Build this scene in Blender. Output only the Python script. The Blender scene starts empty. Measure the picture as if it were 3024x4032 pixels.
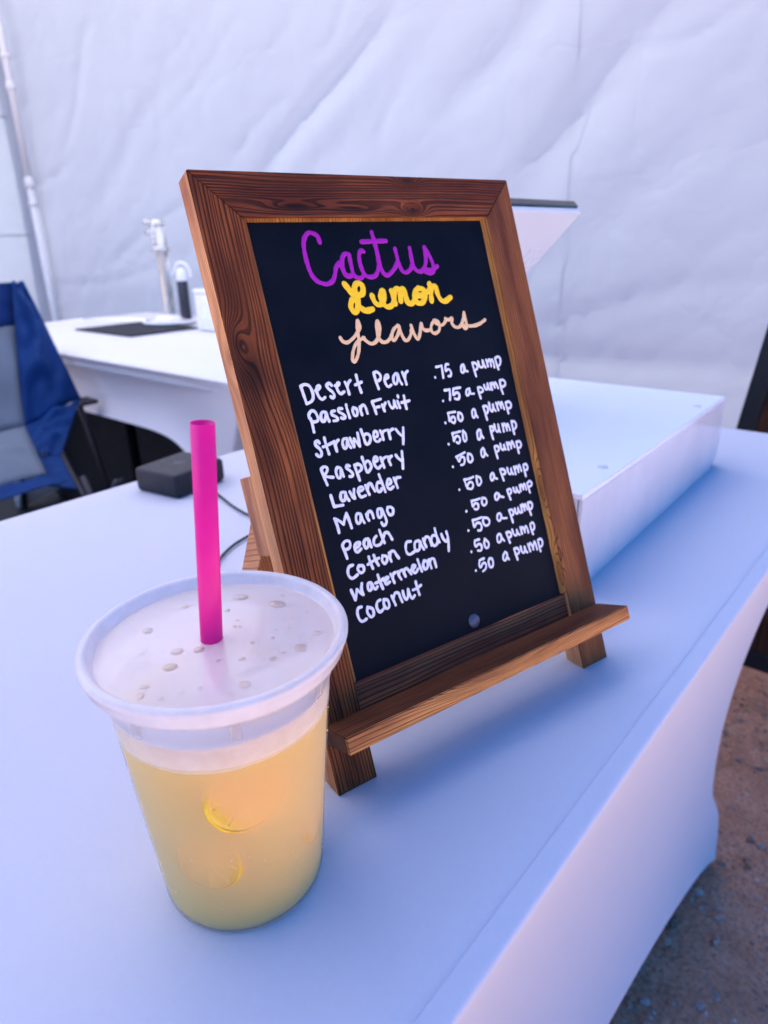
import bpy, bmesh, math, random
from math import sin, cos, pi, radians, exp, sqrt
from mathutils import Vector, Matrix, noise as mnoise

random.seed(11)
SC = bpy.context.scene
COL = SC.collection
T = 0.74                                   # height of the table tops

# ------------------------------------------------------------------ camera
cam_d = bpy.data.cameras.new("camera")
cam = bpy.data.objects.new("camera", cam_d)
COL.objects.link(cam)
R_ = Vector((0.765, 0.643, -0.022)); F_ = Vector((-0.604, 0.705, -0.371)).normalized()
R_ = (R_ - F_ * R_.dot(F_)).normalized(); U_ = R_.cross(F_)
mw = Matrix((R_, U_, -F_)).transposed().to_4x4(); mw.translation = (0, 0, 1.0441)
cam.matrix_world = mw
cam_d.sensor_fit = 'VERTICAL'; cam_d.sensor_height = 36.0; cam_d.sensor_width = 27.0
cam_d.lens = 24.06
cam_d.clip_start = 0.02; cam_d.clip_end = 2000
cam_d.dof.use_dof = True; cam_d.dof.focus_distance = 0.372; cam_d.dof.aperture_fstop = 8.6
SC.camera = cam

# ------------------------------------------------------------------ sky and sun
SUN_EL, SUN_AZ = radians(67), Vector((-0.97, 0.24))      # the sun stands behind the back wall, to the left
w = bpy.data.worlds.new("World"); SC.world = w; w.use_nodes = True
nt = w.node_tree; nt.nodes.clear()
sky = nt.nodes.new('ShaderNodeTexSky'); sky.sky_type = 'NISHITA'; sky.sun_disc = False
sky.sun_elevation = SUN_EL; sky.sun_rotation = math.atan2(SUN_AZ.x, SUN_AZ.y)
sky.air_density = 1.0; sky.dust_density = 0.8; sky.ozone_density = 6.0
bg = nt.nodes.new('ShaderNodeBackground'); bg.inputs[1].default_value = 0.092
wo = nt.nodes.new('ShaderNodeOutputWorld')
tint = nt.nodes.new('ShaderNodeMix'); tint.data_type = 'RGBA'; tint.blend_type = 'MULTIPLY'; tint.inputs[0].default_value = 1.0
tint.inputs[7].default_value = (0.36, 0.90, 1.50, 1)      # deep clear desert blue
nt.links.new(sky.outputs[0], tint.inputs[6]); nt.links.new(tint.outputs[2], bg.inputs[0]); nt.links.new(bg.outputs[0], wo.inputs[0])
sl = bpy.data.lights.new("sun", 'SUN'); sl.energy = 5.0; sl.angle = radians(0.5); sl.color = (1.0, 0.96, 0.88)
sun = bpy.data.objects.new("sun", sl); COL.objects.link(sun)
sd = Vector((SUN_AZ.x * cos(SUN_EL), SUN_AZ.y * cos(SUN_EL), sin(SUN_EL)))
sun.rotation_euler = sd.to_track_quat('Z', 'Y').to_euler(); sun.location = (-6, 6, 8)
SC.view_settings.view_transform = 'Standard'
SC.view_settings.look = 'None'
SC.view_settings.exposure = 1.50
SC.view_settings.gamma = 1.0
SC.view_settings.use_curve_mapping = False
SC.cycles.use_denoising = True
SC.cycles.max_bounces = 28; SC.cycles.diffuse_bounces = 5; SC.cycles.volume_bounces = 24; SC.cycles.volume_bounces = 24; SC.cycles.transparent_max_bounces = 12
SC.cycles.caustics_reflective = False; SC.cycles.caustics_refractive = False

# ------------------------------------------------------------------ object helpers
def tag(o, label=None, cat=None, group=None, kind=None):
    if label: o['label'] = label
    if cat: o['category'] = cat
    if group: o['group'] = group
    if kind: o['kind'] = kind
    return o

def empty(name, loc=(0, 0, 0), rz=0.0, mat=None):
    o = bpy.data.objects.new(name, None); COL.objects.link(o); o.empty_display_size = 0.05
    if mat is not None: o.matrix_world = mat
    else: o.location = loc; o.rotation_euler = (0, 0, rz)
    return o

def mesh_obj(name, verts, faces, mat, parent=None, smooth=False, fmat=None):
    me = bpy.data.meshes.new(name)
    me.from_pydata([tuple(v) for v in verts], [], faces)
    mats = mat if isinstance(mat, (list, tuple)) else [mat]
    for m in mats: me.materials.append(m)
    if fmat:
        for p_, i in zip(me.polygons, fmat): p_.material_index = i
    if smooth:
        for p_ in me.polygons: p_.use_smooth = True
    me.update()
    o = bpy.data.objects.new(name, me); COL.objects.link(o)
    if parent: o.parent = parent
    return o

def bm_obj(name, bm, mat, parent=None, smooth=False, autosm=None):
    me = bpy.data.meshes.new(name)
    bmesh.ops.recalc_face_normals(bm, faces=bm.faces)
    bm.to_mesh(me); bm.free()
    for m in (mat if isinstance(mat, (list, tuple)) else [mat]): me.materials.append(m)
    if smooth:
        for p_ in me.polygons: p_.use_smooth = True
    o = bpy.data.objects.new(name, me); COL.objects.link(o)
    if parent: o.parent = parent
    return o

def add_box(bm, c, s, rot=None, bevel=0.0, seg=2):
    r = bmesh.ops.create_cube(bm, size=1.0)
    vs = r['verts']
    M = Matrix.Translation(Vector(c)) @ (rot.to_4x4() if rot is not None else Matrix.Identity(4)) @ Matrix.Diagonal((s[0], s[1], s[2], 1))
    bmesh.ops.transform(bm, matrix=M, verts=vs)
    if bevel > 0:
        es = list({e for v in vs for e in v.link_edges})
        bmesh.ops.bevel(bm, geom=es, offset=bevel, segments=seg, affect='EDGES', profile=0.5)

def add_tube(bm, pts, rad, n=12, cap=True):
    pts = [Vector(p_) for p_ in pts]
    rads = rad if isinstance(rad, (list, tuple)) else [rad] * len(pts)
    rings = []; up = Vector((0, 0, 1)); prev = None
    for i, p_ in enumerate(pts):
        t = (pts[min(i + 1, len(pts) - 1)] - pts[max(i - 1, 0)]).normalized()
        if prev is None:
            a = t.cross(up if abs(t.z) < 0.95 else Vector((1, 0, 0))).normalized()
        else:
            a = (prev - t * prev.dot(t)).normalized()
        prev = a; b = t.cross(a)
        rings.append([bm.verts.new(p_ + (a * cos(2 * pi * k / n) + b * sin(2 * pi * k / n)) * rads[i]) for k in range(n)])
    for r0, r1 in zip(rings, rings[1:]):
        for k in range(n): bm.faces.new((r0[k], r0[(k + 1) % n], r1[(k + 1) % n], r1[k]))
    if cap:
        bm.faces.new(rings[0]); bm.faces.new(list(reversed(rings[-1])))

def add_lathe(bm, prof, n=64, c=(0, 0, 0)):
    c = Vector(c); rings = []
    for r, z in prof:
        if r < 1e-6: rings.append([bm.verts.new(c + Vector((0, 0, z)))])
        else: rings.append([bm.verts.new(c + Vector((r * cos(2 * pi * k / n), r * sin(2 * pi * k / n), z))) for k in range(n)])
    for r0, r1 in zip(rings, rings[1:]):
        for k in range(n):
            k2 = (k + 1) % n
            if len(r0) == 1 and len(r1) == 1: continue
            if len(r0) == 1: bm.faces.new((r0[0], r1[k2], r1[k]))
            elif len(r1) == 1: bm.faces.new((r0[k], r0[k2], r1[0]))
            else: bm.faces.new((r0[k], r0[k2], r1[k2], r1[k]))

def smooth_poly(pts, step):
    """Catmull-Rom through 2-D or 3-D points, resampled at about `step`."""
    P = [Vector(p_) for p_ in pts]
    if len(P) == 2:
        n = max(2, int((P[1] - P[0]).length / step))
        return [P[0].lerp(P[1], i / n) for i in range(n + 1)]
    Q = [2 * P[0] - P[1]] + P + [2 * P[-1] - P[-2]]
    out = []
    for i in range(1, len(Q) - 2):
        a, b, c, d = Q[i - 1], Q[i], Q[i + 1], Q[i + 2]
        n = max(2, int((c - b).length / step))
        for k in range(n):
            t = k / n
            out.append(0.5 * ((2 * b) + (c - a) * t + (2 * a - 5 * b + 4 * c - d) * t * t + (3 * b - a - 3 * c + d) * t ** 3))
    out.append(P[-1])
    return out

# ------------------------------------------------------------------ materials
class N:
    def __init__(s, name):
        s.m = bpy.data.materials.new(name); s.m.use_nodes = True; s.t = s.m.node_tree
        s.t.nodes.clear(); s.out = s.t.nodes.new('ShaderNodeOutputMaterial')
    def n(s, typ, **kw):
        nd = s.t.nodes.new('ShaderNode' + typ)
        for k, v in kw.items():
            if k.startswith('i_'): nd.inputs[k[2:].replace('_', ' ')].default_value = v
            else: setattr(nd, k, v)
        return nd
    def l(s, a, b): s.t.links.new(a, b)
    def math(s, op, a, b=None, c=None):
        nd = s.t.nodes.new('ShaderNodeMath'); nd.operation = op
        for i, v in enumerate((a, b, c)):
            if v is None: continue
            if isinstance(v, (int, float)): nd.inputs[i].default_value = v
            else: s.l(v, nd.inputs[i])
        return nd.outputs[0]
    def comb(s, x, y, z):
        nd = s.t.nodes.new('ShaderNodeCombineXYZ')
        for i, v in enumerate((x, y, z)):
            if isinstance(v, (int, float)): nd.inputs[i].default_value = v
            else: s.l(v, nd.inputs[i])
        return nd.outputs[0]
    def noise(s, vec, scale, detail=3, rough=0.5, dist=0.0):
        nd = s.n('TexNoise'); nd.inputs['Scale'].default_value = scale; nd.inputs['Detail'].default_value = detail
        nd.inputs['Roughness'].default_value = rough; nd.inputs['Distortion'].default_value = dist
        if vec is not None: s.l(vec, nd.inputs['Vector'])
        return nd.outputs['Fac']
    def ramp(s, fac, stops, interp='LINEAR'):
        nd = s.t.nodes.new('ShaderNodeValToRGB'); nd.color_ramp.interpolation = interp
        cr = nd.color_ramp
        while len(cr.elements) < len(stops): cr.elements.new(0.5)
        for e, (p_, c) in zip(cr.elements, stops):
            e.position = p_; e.color = (c, c, c, 1) if isinstance(c, (int, float)) else (*c, 1)
        s.l(fac, nd.inputs[0]); return nd.outputs[0]
    def mix(s, fac, a, b, typ='MIX'):
        nd = s.t.nodes.new('ShaderNodeMix'); nd.data_type = 'RGBA'; nd.blend_type = typ
        for i, v in ((0, fac), (6, a), (7, b)):
            if isinstance(v, (int, float)): nd.inputs[i].default_value = v
            elif isinstance(v, tuple): nd.inputs[i].default_value = (*v, 1)
            else: s.l(v, nd.inputs[i])
        return nd.outputs[2]
    def bump(s, h, strength, dist):
        nd = s.n('Bump'); nd.inputs['Strength'].default_value = strength; nd.inputs['Distance'].default_value = dist
        s.l(h, nd.inputs['Height']); return nd.outputs[0]
    def bsdf(s, color, rough=0.6, spec=0.3, metal=0.0, normal=None, **kw):
        nd = s.n('BsdfPrincipled')
        if isinstance(color, tuple): nd.inputs['Base Color'].default_value = (*color, 1)
        else: s.l(color, nd.inputs['Base Color'])
        if isinstance(rough, (int, float)): nd.inputs['Roughness'].default_value = rough
        else: s.l(rough, nd.inputs['Roughness'])
        nd.inputs['Specular IOR Level'].default_value = spec; nd.inputs['Metallic'].default_value = metal
        if normal is not None: s.l(normal, nd.inputs['Normal'])
        for k, v in kw.items(): nd.inputs[k.replace('_', ' ')].default_value = v
        return nd.outputs[0]
    def mixsh(s, fac, a, b):
        nd = s.t.nodes.new('ShaderNodeMixShader')
        if isinstance(fac, (int, float)): nd.inputs[0].default_value = fac
        else: s.l(fac, nd.inputs[0])
        s.l(a, nd.inputs[1]); s.l(b, nd.inputs[2]); return nd.outputs[0]
    def done(s, sh): s.l(sh, s.out.inputs[0]); return s.m
    def obj(s): return s.n('TexCoord').outputs['Object']
    def sep(s, v):
        nd = s.t.nodes.new('ShaderNodeSeparateXYZ'); s.l(v, nd.inputs[0]); return nd.outputs

def simple(name, col, rough=0.5, spec=0.4, metal=0.0, var=0.12, scale=60.0, bump=0.0, **kw):
    """a plain painted / moulded surface with slight mottling"""
    s = N(name); o = s.obj()
    f = s.noise(o, scale, 4, 0.6)
    c = s.mix(f, tuple(x * (1 - var) for x in col), tuple(min(1, x * (1 + var)) for x in col))
    rg = s.ramp(f, [(0.3, max(0.02, rough - 0.06)), (0.7, min(1, rough + 0.06))])
    nrm = s.bump(s.noise(o, scale * 8, 2), bump, 0.001) if bump else None
    return s.done(s.bsdf(c, rg, spec, metal, nrm, **kw))

def wood(name, lengthwise, across, light, dark, knots=(), freq=330.0, line=0.55, scorch=0.5, bumpd=0.0006, seed=0.0, tone=1.0):
    """torched softwood: grain runs along `lengthwise`, bends round the knots"""
    s = N(name); o = s.sep(s.obj())
    L, A = o[lengthwise], o[across]; Dp = o[3 - lengthwise - across]
    wob = s.noise(s.comb(s.math('MULTIPLY', L, 7.0), s.math('MULTIPLY', A, 16.0), seed), 1.0, 2)
    Fv = s.math('ADD', A, s.math('MULTIPLY', s.math('SUBTRACT', wob, 0.5), 0.007))
    kmask = None
    for (l0, a0, la, lb, k) in knots:
        dl = s.math('DIVIDE', s.math('SUBTRACT', L, l0), la); da = s.math('DIVIDE', s.math('SUBTRACT', A, a0), lb)
        g = s.math('EXPONENT', s.math('MULTIPLY', s.math('ADD', s.math('MULTIPLY', dl, dl), s.math('MULTIPLY', da, da)), -1.0))
        Fv = s.math('ADD', Fv, s.math('MULTIPLY', g, k))
        gg = s.math('POWER', g, 3.0)
        kmask = gg if kmask is None else s.math('MAXIMUM', kmask, gg)
    Fv = s.math('ADD', Fv, s.math('MULTIPLY', Dp, 0.55))
    # irregular spacing of the rings
    sp = s.noise(s.comb(s.math('MULTIPLY', Fv, 90.0), s.math('MULTIPLY', L, 1.2), seed + 3.1), 1.0, 2)
    ph = s.math('ADD', s.math('MULTIPLY', Fv, freq), s.math('MULTIPLY', sp, 4.5))
    fr = s.math('FRACT', ph)
    lines = s.ramp(fr, [(0.0, 1.0), (line, 0.9), (line + 0.10, 0.12), (0.93, 0.0), (1.0, 1.0)])
    fib = s.noise(s.comb(s.math('MULTIPLY', L, 22.0), s.math('MULTIPLY', A, 900.0), s.math('MULTIPLY', Dp, 900.0)), 1.0, 3, 0.7)
    br = s.noise(s.comb(s.math('MULTIPLY', L, 9.0), s.math('MULTIPLY', Fv, 60.0), seed + 9.0), 1.0, 4, 0.6)
    lg = (light[0] * 0.50, light[1] * 0.42, light[2] * 0.45)
    c = s.mix(s.ramp(br, [(0.32, 0.0), (0.62, 1.0)]), lg, (min(1, light[0] * 1.40), light[1] * 1.50, light[2] * 1.25))
    c = s.mix(s.ramp(fib, [(0.35, 0.35), (0.65, 0.0)]), c, dark)
    lm = s.math('MULTIPLY', s.ramp(lines, [(0.0, 1.0), (1.0, 0.0)]), s.ramp(br, [(0.2, 0.95), (0.8, 0.95 - 0.4 * scorch)]))
    c = s.mix(lm, c, dark)
    sc_ = s.noise(s.comb(s.math('MULTIPLY', L, 14.0), s.math('MULTIPLY', A, 40.0), seed + 5.0), 1.0, 3)
    c = s.mix(s.math('MULTIPLY', s.ramp(sc_, [(0.42, 0.0), (0.72, 1.0)]), scorch), c, tuple(x * 0.3 for x in light))
    if kmask is not None:
        c = s.mix(s.math('MULTIPLY', kmask, 0.75), c, dark)
    nrm = s.bump(s.math('ADD', s.math('MULTIPLY', lines, 1.0), s.math('MULTIPLY', fib, 0.25)), 0.8, bumpd)
    return s.done(s.bsdf(c, s.ramp(fib, [(0.3, 0.58), (0.7, 0.75)]), 0.14, 0, nrm))

def fabric(name, col, transl=0.0, rough=0.85, weave=900.0, wb=0.25, var=0.05, vscale=2.0, tcol=None, sheen=0.0):
    s = N(name); o = s.obj(); x = s.sep(o)
    wv = s.math('ADD', s.math('SINE', s.math('MULTIPLY', s.math('ADD', x[0], x[1]), weave * 2)), s.math('MULTIPLY', s.math('SINE', s.math('MULTIPLY', s.math('SUBTRACT', x[0], s.math('ADD', x[1], x[2])), weave * 2)), 0.7))
    f = s.noise(o, vscale, 4, 0.6)
    c = s.mix(f, tuple(v * (1 - var) for v in col), tuple(min(1, v * (1 + var)) for v in col))
    fine = s.noise(o, 340.0, 2, 0.6)
    c = s.mix(s.ramp(fine, [(0.3, 0.10), (0.7, 0.0)]), c, tuple(v * 0.75 for v in col))
    nrm = s.bump(s.math('ADD', wv, s.math('MULTIPLY', fine, 2.0)), wb, 0.0004)
    sh = s.bsdf(c, rough, 0.12, 0, nrm, Sheen_Weight=sheen)
    if transl > 0:
        tr = s.n('BsdfTranslucent'); tr.inputs[0].default_value = (*(tcol or col), 1)
        sh = s.mixsh(transl, sh, tr.outputs[0])
    return s.done(sh)
# ================================================================== GROUND
gm = N('red_gravel_soil'); o_ = gm.obj()
g1 = gm.noise(o_, 14.0, 8, 0.65); g2 = gm.noise(o_, 130.0, 5, 0.7); g3 = gm.noise(o_, 2.2, 4, 0.6)
vor = gm.n('TexVoronoi'); vor.inputs['Scale'].default_value = 95.0; gm.l(o_, vor.inputs['Vector'])
c_ = gm.ramp(g1, [(0.3, (0.42, 0.185, 0.105)), (0.5, (0.64, 0.30, 0.18)), (0.75, (0.78, 0.42, 0.27))])
c_ = gm.mix(gm.ramp(g2, [(0.38, 0.7), (0.52, 0.0)]), c_, (0.17, 0.09, 0.07))
c_ = gm.mix(gm.ramp(g3, [(0.35, 0.0), (0.7, 0.6)]), c_, (0.60, 0.28, 0.17))
c_ = gm.mix(gm.ramp(vor.outputs['Distance'], [(0.0, 0.35), (0.35, 0.0)]), c_, (0.50, 0.42, 0.38))
gx_ = gm.math('ADD', gm.sep(o_)[0], 1.9); gy_ = gm.math('SUBTRACT', gm.sep(o_)[1], 0.6)
gd_ = gm.math('SQRT', gm.math('ADD', gm.math('MULTIPLY', gx_, gx_), gm.math('MULTIPLY', gy_, gy_)))
fx = gm.ramp(gm.math('ADD', gm.math('MULTIPLY', gd_, 0.1), gm.math('MULTIPLY', g3, 0.06)), [(0.28, 0.0), (0.33, 1.0)])
c_ = gm.mix(fx, c_, gm.mix(g1, (0.78, 0.50, 0.41), (0.86, 0.60, 0.50)))      # pale ring added out of view to bounce warm light onto the stall
MAT_GROUND = gm.done(gm.bsdf(c_, 0.95, 0.1, 0, gm.bump(gm.math('ADD', g2, gm.math('MULTIPLY', vor.outputs['Distance'], 0.8)), 0.9, 0.006)))
# one sheet, fine near the stall and coarse out to the horizon
def grid_axis(lo, hi, fine, far):
    a = [-far, -far / 4, -60, -20, -8]; v = lo
    while v < hi: a.append(v); v += fine
    return a + [hi, 8, 20, 60, far / 4, far]
xs = grid_axis(-5.0, 2.5, 0.05, 900); ys = grid_axis(-2.0, 5.0, 0.05, 900)
vs = []; fs = []
for y in ys:
    for x in xs:
        inr = -5 <= x <= 2.5 and -2 <= y <= 5
        z = 0.006 * mnoise.noise(Vector((x * 3.1, y * 3.1, 0.3))) + 0.003 * mnoise.noise(Vector((x * 11, y * 11, 1.3))) if inr else 0.0
        vs.append((x, y, z))
nx = len(xs)
for j in range(len(ys) - 1):
    for i in range(nx - 1): fs.append((j * nx + i, j * nx + i + 1, (j + 1) * nx + i + 1, (j + 1) * nx + i))
tag(mesh_obj('ground', vs, fs, MAT_GROUND, smooth=True), kind='structure')

# loose gravel lying on it (uncountable)
pm = N('gravel_stone'); o_ = pm.obj(); v_ = pm.n('TexVoronoi'); v_.inputs['Scale'].default_value = 22.0; pm.l(o_, v_.inputs['Vector'])
cc = pm.ramp(pm.sep(v_.outputs['Color'])[0], [(0.0, (0.22, 0.12, 0.09)), (0.45, (0.50, 0.29, 0.21)), (0.8, (0.66, 0.48, 0.40)), (1.0, (0.34, 0.25, 0.22))])
cc = pm.mix(pm.ramp(pm.noise(o_, 300.0, 3), [(0.3, 0.35), (0.6, 0.0)]), cc, (0.06, 0.04, 0.04))
MAT_PEB = pm.done(pm.bsdf(cc, 0.9, 0.15))
ico = bmesh.new(); bmesh.ops.create_icosphere(ico, subdivisions=1, radius=1.0)
iv = [v.co.copy() for v in ico.verts]; ifc = [tuple(v.index for v in f.verts) for f in ico.faces]; ico.free()
vs = []; fs = []
def pebble(x, y, r):
    b0 = len(vs); a = random.uniform(0, 6.28); sx, sy, sz = random.uniform(.8, 1.5), random.uniform(.6, 1.1), random.uniform(.35, .75)
    for v in iv:
        q = v * (1 + random.uniform(-.22, .22)); px, py = q.x * sx * r, q.y * sy * r
        vs.append((x + px * cos(a) - py * sin(a), y + px * sin(a) + py * cos(a), q.z * sz * r + r * 0.15))
    for f in ifc: fs.append(tuple(i + b0 for i in f))
for _ in range(9000): pebble(random.uniform(-0.35, 1.5), random.uniform(-0.7, 2.6), random.choice([.0016, .002, .0026, .0032]) * random.uniform(.8, 1.5))
for _ in range(2600): pebble(random.uniform(-0.3, 1.3), random.uniform(-0.6, 2.4), random.uniform(.0035, .0085))
for _ in range(26): pebble(random.uniform(-0.1, 1.2), random.uniform(-0.4, 2.2), random.uniform(.012, .02))
tag(mesh_obj('gravel', vs, fs, MAT_PEB), 'loose reddish brown gravel scattered over the soil beside the table', 'gravel', kind='stuff')

# ================================================================== TENT
def tent_fabric(name, col, tcol, transl):
    s = N(name); o = s.obj()
    def crease(scale, dist, wdt):
        mp = s.n('Mapping'); mp.inputs['Rotation'].default_value = (0.5, 0.7, 0.3); mp.inputs['Scale'].default_value = (1.0, 0.55, 1.0); s.l(o, mp.inputs[0])
        f = s.noise(mp.outputs[0], scale, 3, 0.45, dist)
        return s.math('POWER', s.math('SUBTRACT', 1.0, s.math('MINIMUM', s.math('MULTIPLY', s.math('ABSOLUTE', s.math('SUBTRACT', f, 0.5)), wdt), 1.0)), 2.0)
    hgt = s.math('ADD', s.math('MULTIPLY', crease(3.0, 0.5, 14.0), 1.0), s.math('MULTIPLY', crease(8.0, 0.3, 11.0), 0.35))
    hgt = s.math('ADD', hgt, s.math('MULTIPLY', s.noise(o, 5.0, 3), 0.6))
    nrm = s.bump(hgt, 0.13, 0.010)
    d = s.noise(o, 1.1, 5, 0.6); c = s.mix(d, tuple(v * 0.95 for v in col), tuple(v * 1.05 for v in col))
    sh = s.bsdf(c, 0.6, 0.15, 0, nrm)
    tr = s.n('BsdfTranslucent'); tr.inputs[0].default_value = (*tcol, 1); s.l(nrm, tr.inputs['Normal'])
    return s.done(s.mixsh(transl, sh, tr.outputs[0]))
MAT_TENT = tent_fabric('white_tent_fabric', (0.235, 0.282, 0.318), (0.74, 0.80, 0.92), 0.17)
MAT_ROOF = fabric('white_canopy_fabric', (0.80, 0.80, 0.86), transl=0.6, weave=260.0, wb=0.12, var=0.03, vscale=1.3, tcol=(0.82, 0.80, 0.86))
MAT_POLE = simple('white_painted_pole', (0.50, 0.52, 0.55), 0.4, 0.5, 0, 0.06, 40)
P0 = Vector((-3.75, 1.75, 0)); WD = Vector((3.65, 1.15, 0)).normalized(); WN = Vector((WD.y, -WD.x, 0))   # WN: into the stall
HW = 2.45
PULLS = [(1.50,1.28,2.07,1.82,0.02,0.03), (1.62,1.20,2.23,1.73,0.009,0.05), (2.32,1.47,2.68,1.83,0.018,0.045), (2.54,1.16,2.98,1.67,0.015,0.055), (2.66,1.31,3.14,1.77,0.012,0.05), (1.05,1.58,1.46,1.89,0.005,0.012), (1.32,1.36,1.63,1.58,0.006,0.016), (0.61,0.98,1.22,1.27,0.006,0.018), (0.41,1.50,0.66,1.91,0.007,0.016), (0.15,1.28,0.43,1.44,0.006,0.015), (0.58,1.26,1.04,1.67,0.007,0.03), (2.00,1.35,2.14,1.58,0.006,0.015), (2.77,1.35,2.89,1.50,0.005,0.012), (2.84,0.95,3.18,1.37,0.01,0.05), (2.69,0.72,3.32,0.86,0.007,0.03), (2.43,0.64,3.37,0.57,0.012,0.03), (1.53,1.70,1.66,1.85,0.005,0.012), (0.95,1.74,1.18,1.85,0.005,0.01), (1.77,1.72,1.93,1.88,0.006,0.014), (2.96,1.57,3.18,1.67,0.006,0.015), (0.29,0.85,0.98,0.97,0.006,0.02), (2.56,0.82,2.90,1.17,0.006,0.03)]
def folds(s, z, k=0.0):
    """relief of the hanging sheet: slanting pulls, soft swags and small creases"""
    a = 0.0
    q = s * 0.62 + (2.2 - z) * 0.78                         # across the slanting pulls
    r_ = -s * 0.78 + (2.2 - z) * 0.62
    for (f, amp, ph) in ((2.6, .007, 0.4 + k), (5.3, .0020, 2.0 + k), (11.0, .0006, 1.0 + k)):
        wv = sin(f * (s * 0.86 + z * -0.50) + ph + 1.5 * mnoise.noise(Vector((s * .8, z * .8, f + k))))
        a += amp * wv * (0.7 + 0.5 * mnoise.noise(Vector((s * .7 + 5, z * .7, 3.3 + k))))
    n1 = mnoise.noise(Vector((q * 6.5, r_ * 0.9, 7.7 + k))); a += 0.0011 * (1 - abs(n1)) ** 7
    n2 = mnoise.noise(Vector((s * 5 + z * 3, z * 5 - s * 2, 1.7 + k))); a += 0.0010 * (1 - abs(n2)) ** 9
    a += 0.003 * mnoise.noise(Vector((s * 3, z * 3, 4.0 + k)))
    n3 = mnoise.noise(Vector((s * 9 - z * 4, z * 7 + s * 5, 2.7 + k))); a += 0.0013 * (1 - abs(n3)) ** 10
    if k == 0.0:                                            # long slanting pulls and creases of the back wall
        for (s0, z0, s1, z1, am, wd_) in PULLS:
            dx, dz = s1 - s0, z1 - z0; L2 = dx * dx + dz * dz
            t_ = ((s - s0) * dx + (z - z0) * dz) / L2
            if -0.15 < t_ < 1.15:
                dd = ((s - s0) * dz - (z - z0) * dx) / sqrt(L2) + 0.02 * sin(t_ * 4 + s0 * 9)
                wd_ = wd_ * 1.5 if wd_ > .025 else wd_
                if abs(dd) < 4 * wd_: a += am * 0.50 * exp(-(dd / wd_) ** 2) * max(0.0, sin(pi * (t_ + .15) / 1.3)) ** 0.5
    if z < 0.9:                                             # slack near the hem
        a += 0.006 * sin((0.9 - z) * 7.5 + 0.8 * sin(s * 1.3)) * min(1, (0.9 - z) / 0.25)
    return a * 2.2
def sheet(name, org, d, nrm, length, label, k=0.0, step=0.022, h0=0.01, h1=HW):
    nu, nv = int(length / step), int((h1 - h0) / step); vs = []; fs = []
    for j in range(nv + 1):
        z = h0 + (h1 - h0) * j / nv
        for i in range(nu + 1):
            s_ = length * i / nu
            vs.append(org + d * s_ + nrm * folds(s_, z, k) + Vector((0, 0, z)))
    for j in range(nv):
        for i in range(nu): fs.append((j * (nu + 1) + i, j * (nu + 1) + i + 1, (j + 1) * (nu + 1) + i + 1, (j + 1) * (nu + 1) + i))
    return mesh_obj(name, vs, fs, MAT_TENT, smooth=True)
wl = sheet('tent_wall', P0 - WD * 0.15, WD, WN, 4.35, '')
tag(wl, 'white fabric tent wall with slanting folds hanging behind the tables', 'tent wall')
bm = bmesh.new()
for s_ in (2.62,):
    add_tube(bm, [P0 + WD * s_ + WN * (folds(s_, z_) + 0.002) + Vector((0, 0, z_)) for z_ in [0.02 + 0.05 * i for i in range(48)]], 0.0012, 6)
bm_obj('seam', bm, MAT_TENT, wl, True)
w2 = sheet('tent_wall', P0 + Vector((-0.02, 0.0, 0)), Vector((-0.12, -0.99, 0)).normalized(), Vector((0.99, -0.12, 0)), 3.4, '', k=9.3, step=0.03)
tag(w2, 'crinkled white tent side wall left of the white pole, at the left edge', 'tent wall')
bm = bmesh.new(); d2 = Vector((-0.12, -0.99, 0)).normalized(); n2_ = Vector((0.99, -0.12, 0))
for z_ in (1.1, 1.62, 2.0):
    add_tube(bm, [P0 + Vector((-0.02, 0, 0)) + d2 * (0.05 * i) + n2_ * (folds(0.05 * i, z_, 9.3) + 0.002) + Vector((0, 0, z_)) for i in range(1, 60)], 0.003, 6)
for s_ in (0.35, 0.9):
    add_tube(bm, [P0 + Vector((-0.02, 0, 0)) + d2 * s_ + n2_ * (folds(s_, z_, 9.3) + 0.002) + Vector((0, 0, z_)) for z_ in [0.05 + 0.05 * i for i in range(46)]], 0.003, 6)
bm_obj('seam', bm, MAT_TENT, w2, True)
# roof and its poles
RC = [P0 + Vector((0, 0, HW)), P0 + WD * 3.56 + Vector((0, 0, HW)), Vector((-0.35, -1.9, HW)), Vector((-4.15, -1.9, HW))]
apex = (RC[0] + RC[2]) * 0.5 + Vector((0, 0, 0.75))
vs = []; fs = []
for a_ in range(4):
    A_, B_ = RC[a_], RC[(a_ + 1) % 4]; n_ = 14; b0 = len(vs)
    for j in range(n_ + 1):
        for i in range(n_ + 1):
            t_ = j / n_; q_ = A_.lerp(B_, i / n_).lerp(apex, t_); q_.z -= 0.10 * sin(pi * t_) * (0.6 + 0.4 * sin(pi * i / n_))
            vs.append(q_)
    for j in range(n_):
        for i in range(n_): fs.append((b0 + j * (n_ + 1) + i, b0 + j * (n_ + 1) + i + 1, b0 + (j + 1) * (n_ + 1) + i + 1, b0 + (j + 1) * (n_ + 1) + i))
tag(mesh_obj('tent_roof', vs, fs, MAT_ROOF, smooth=True), 'white fabric canopy roof over the whole stall', 'tent roof')
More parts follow.
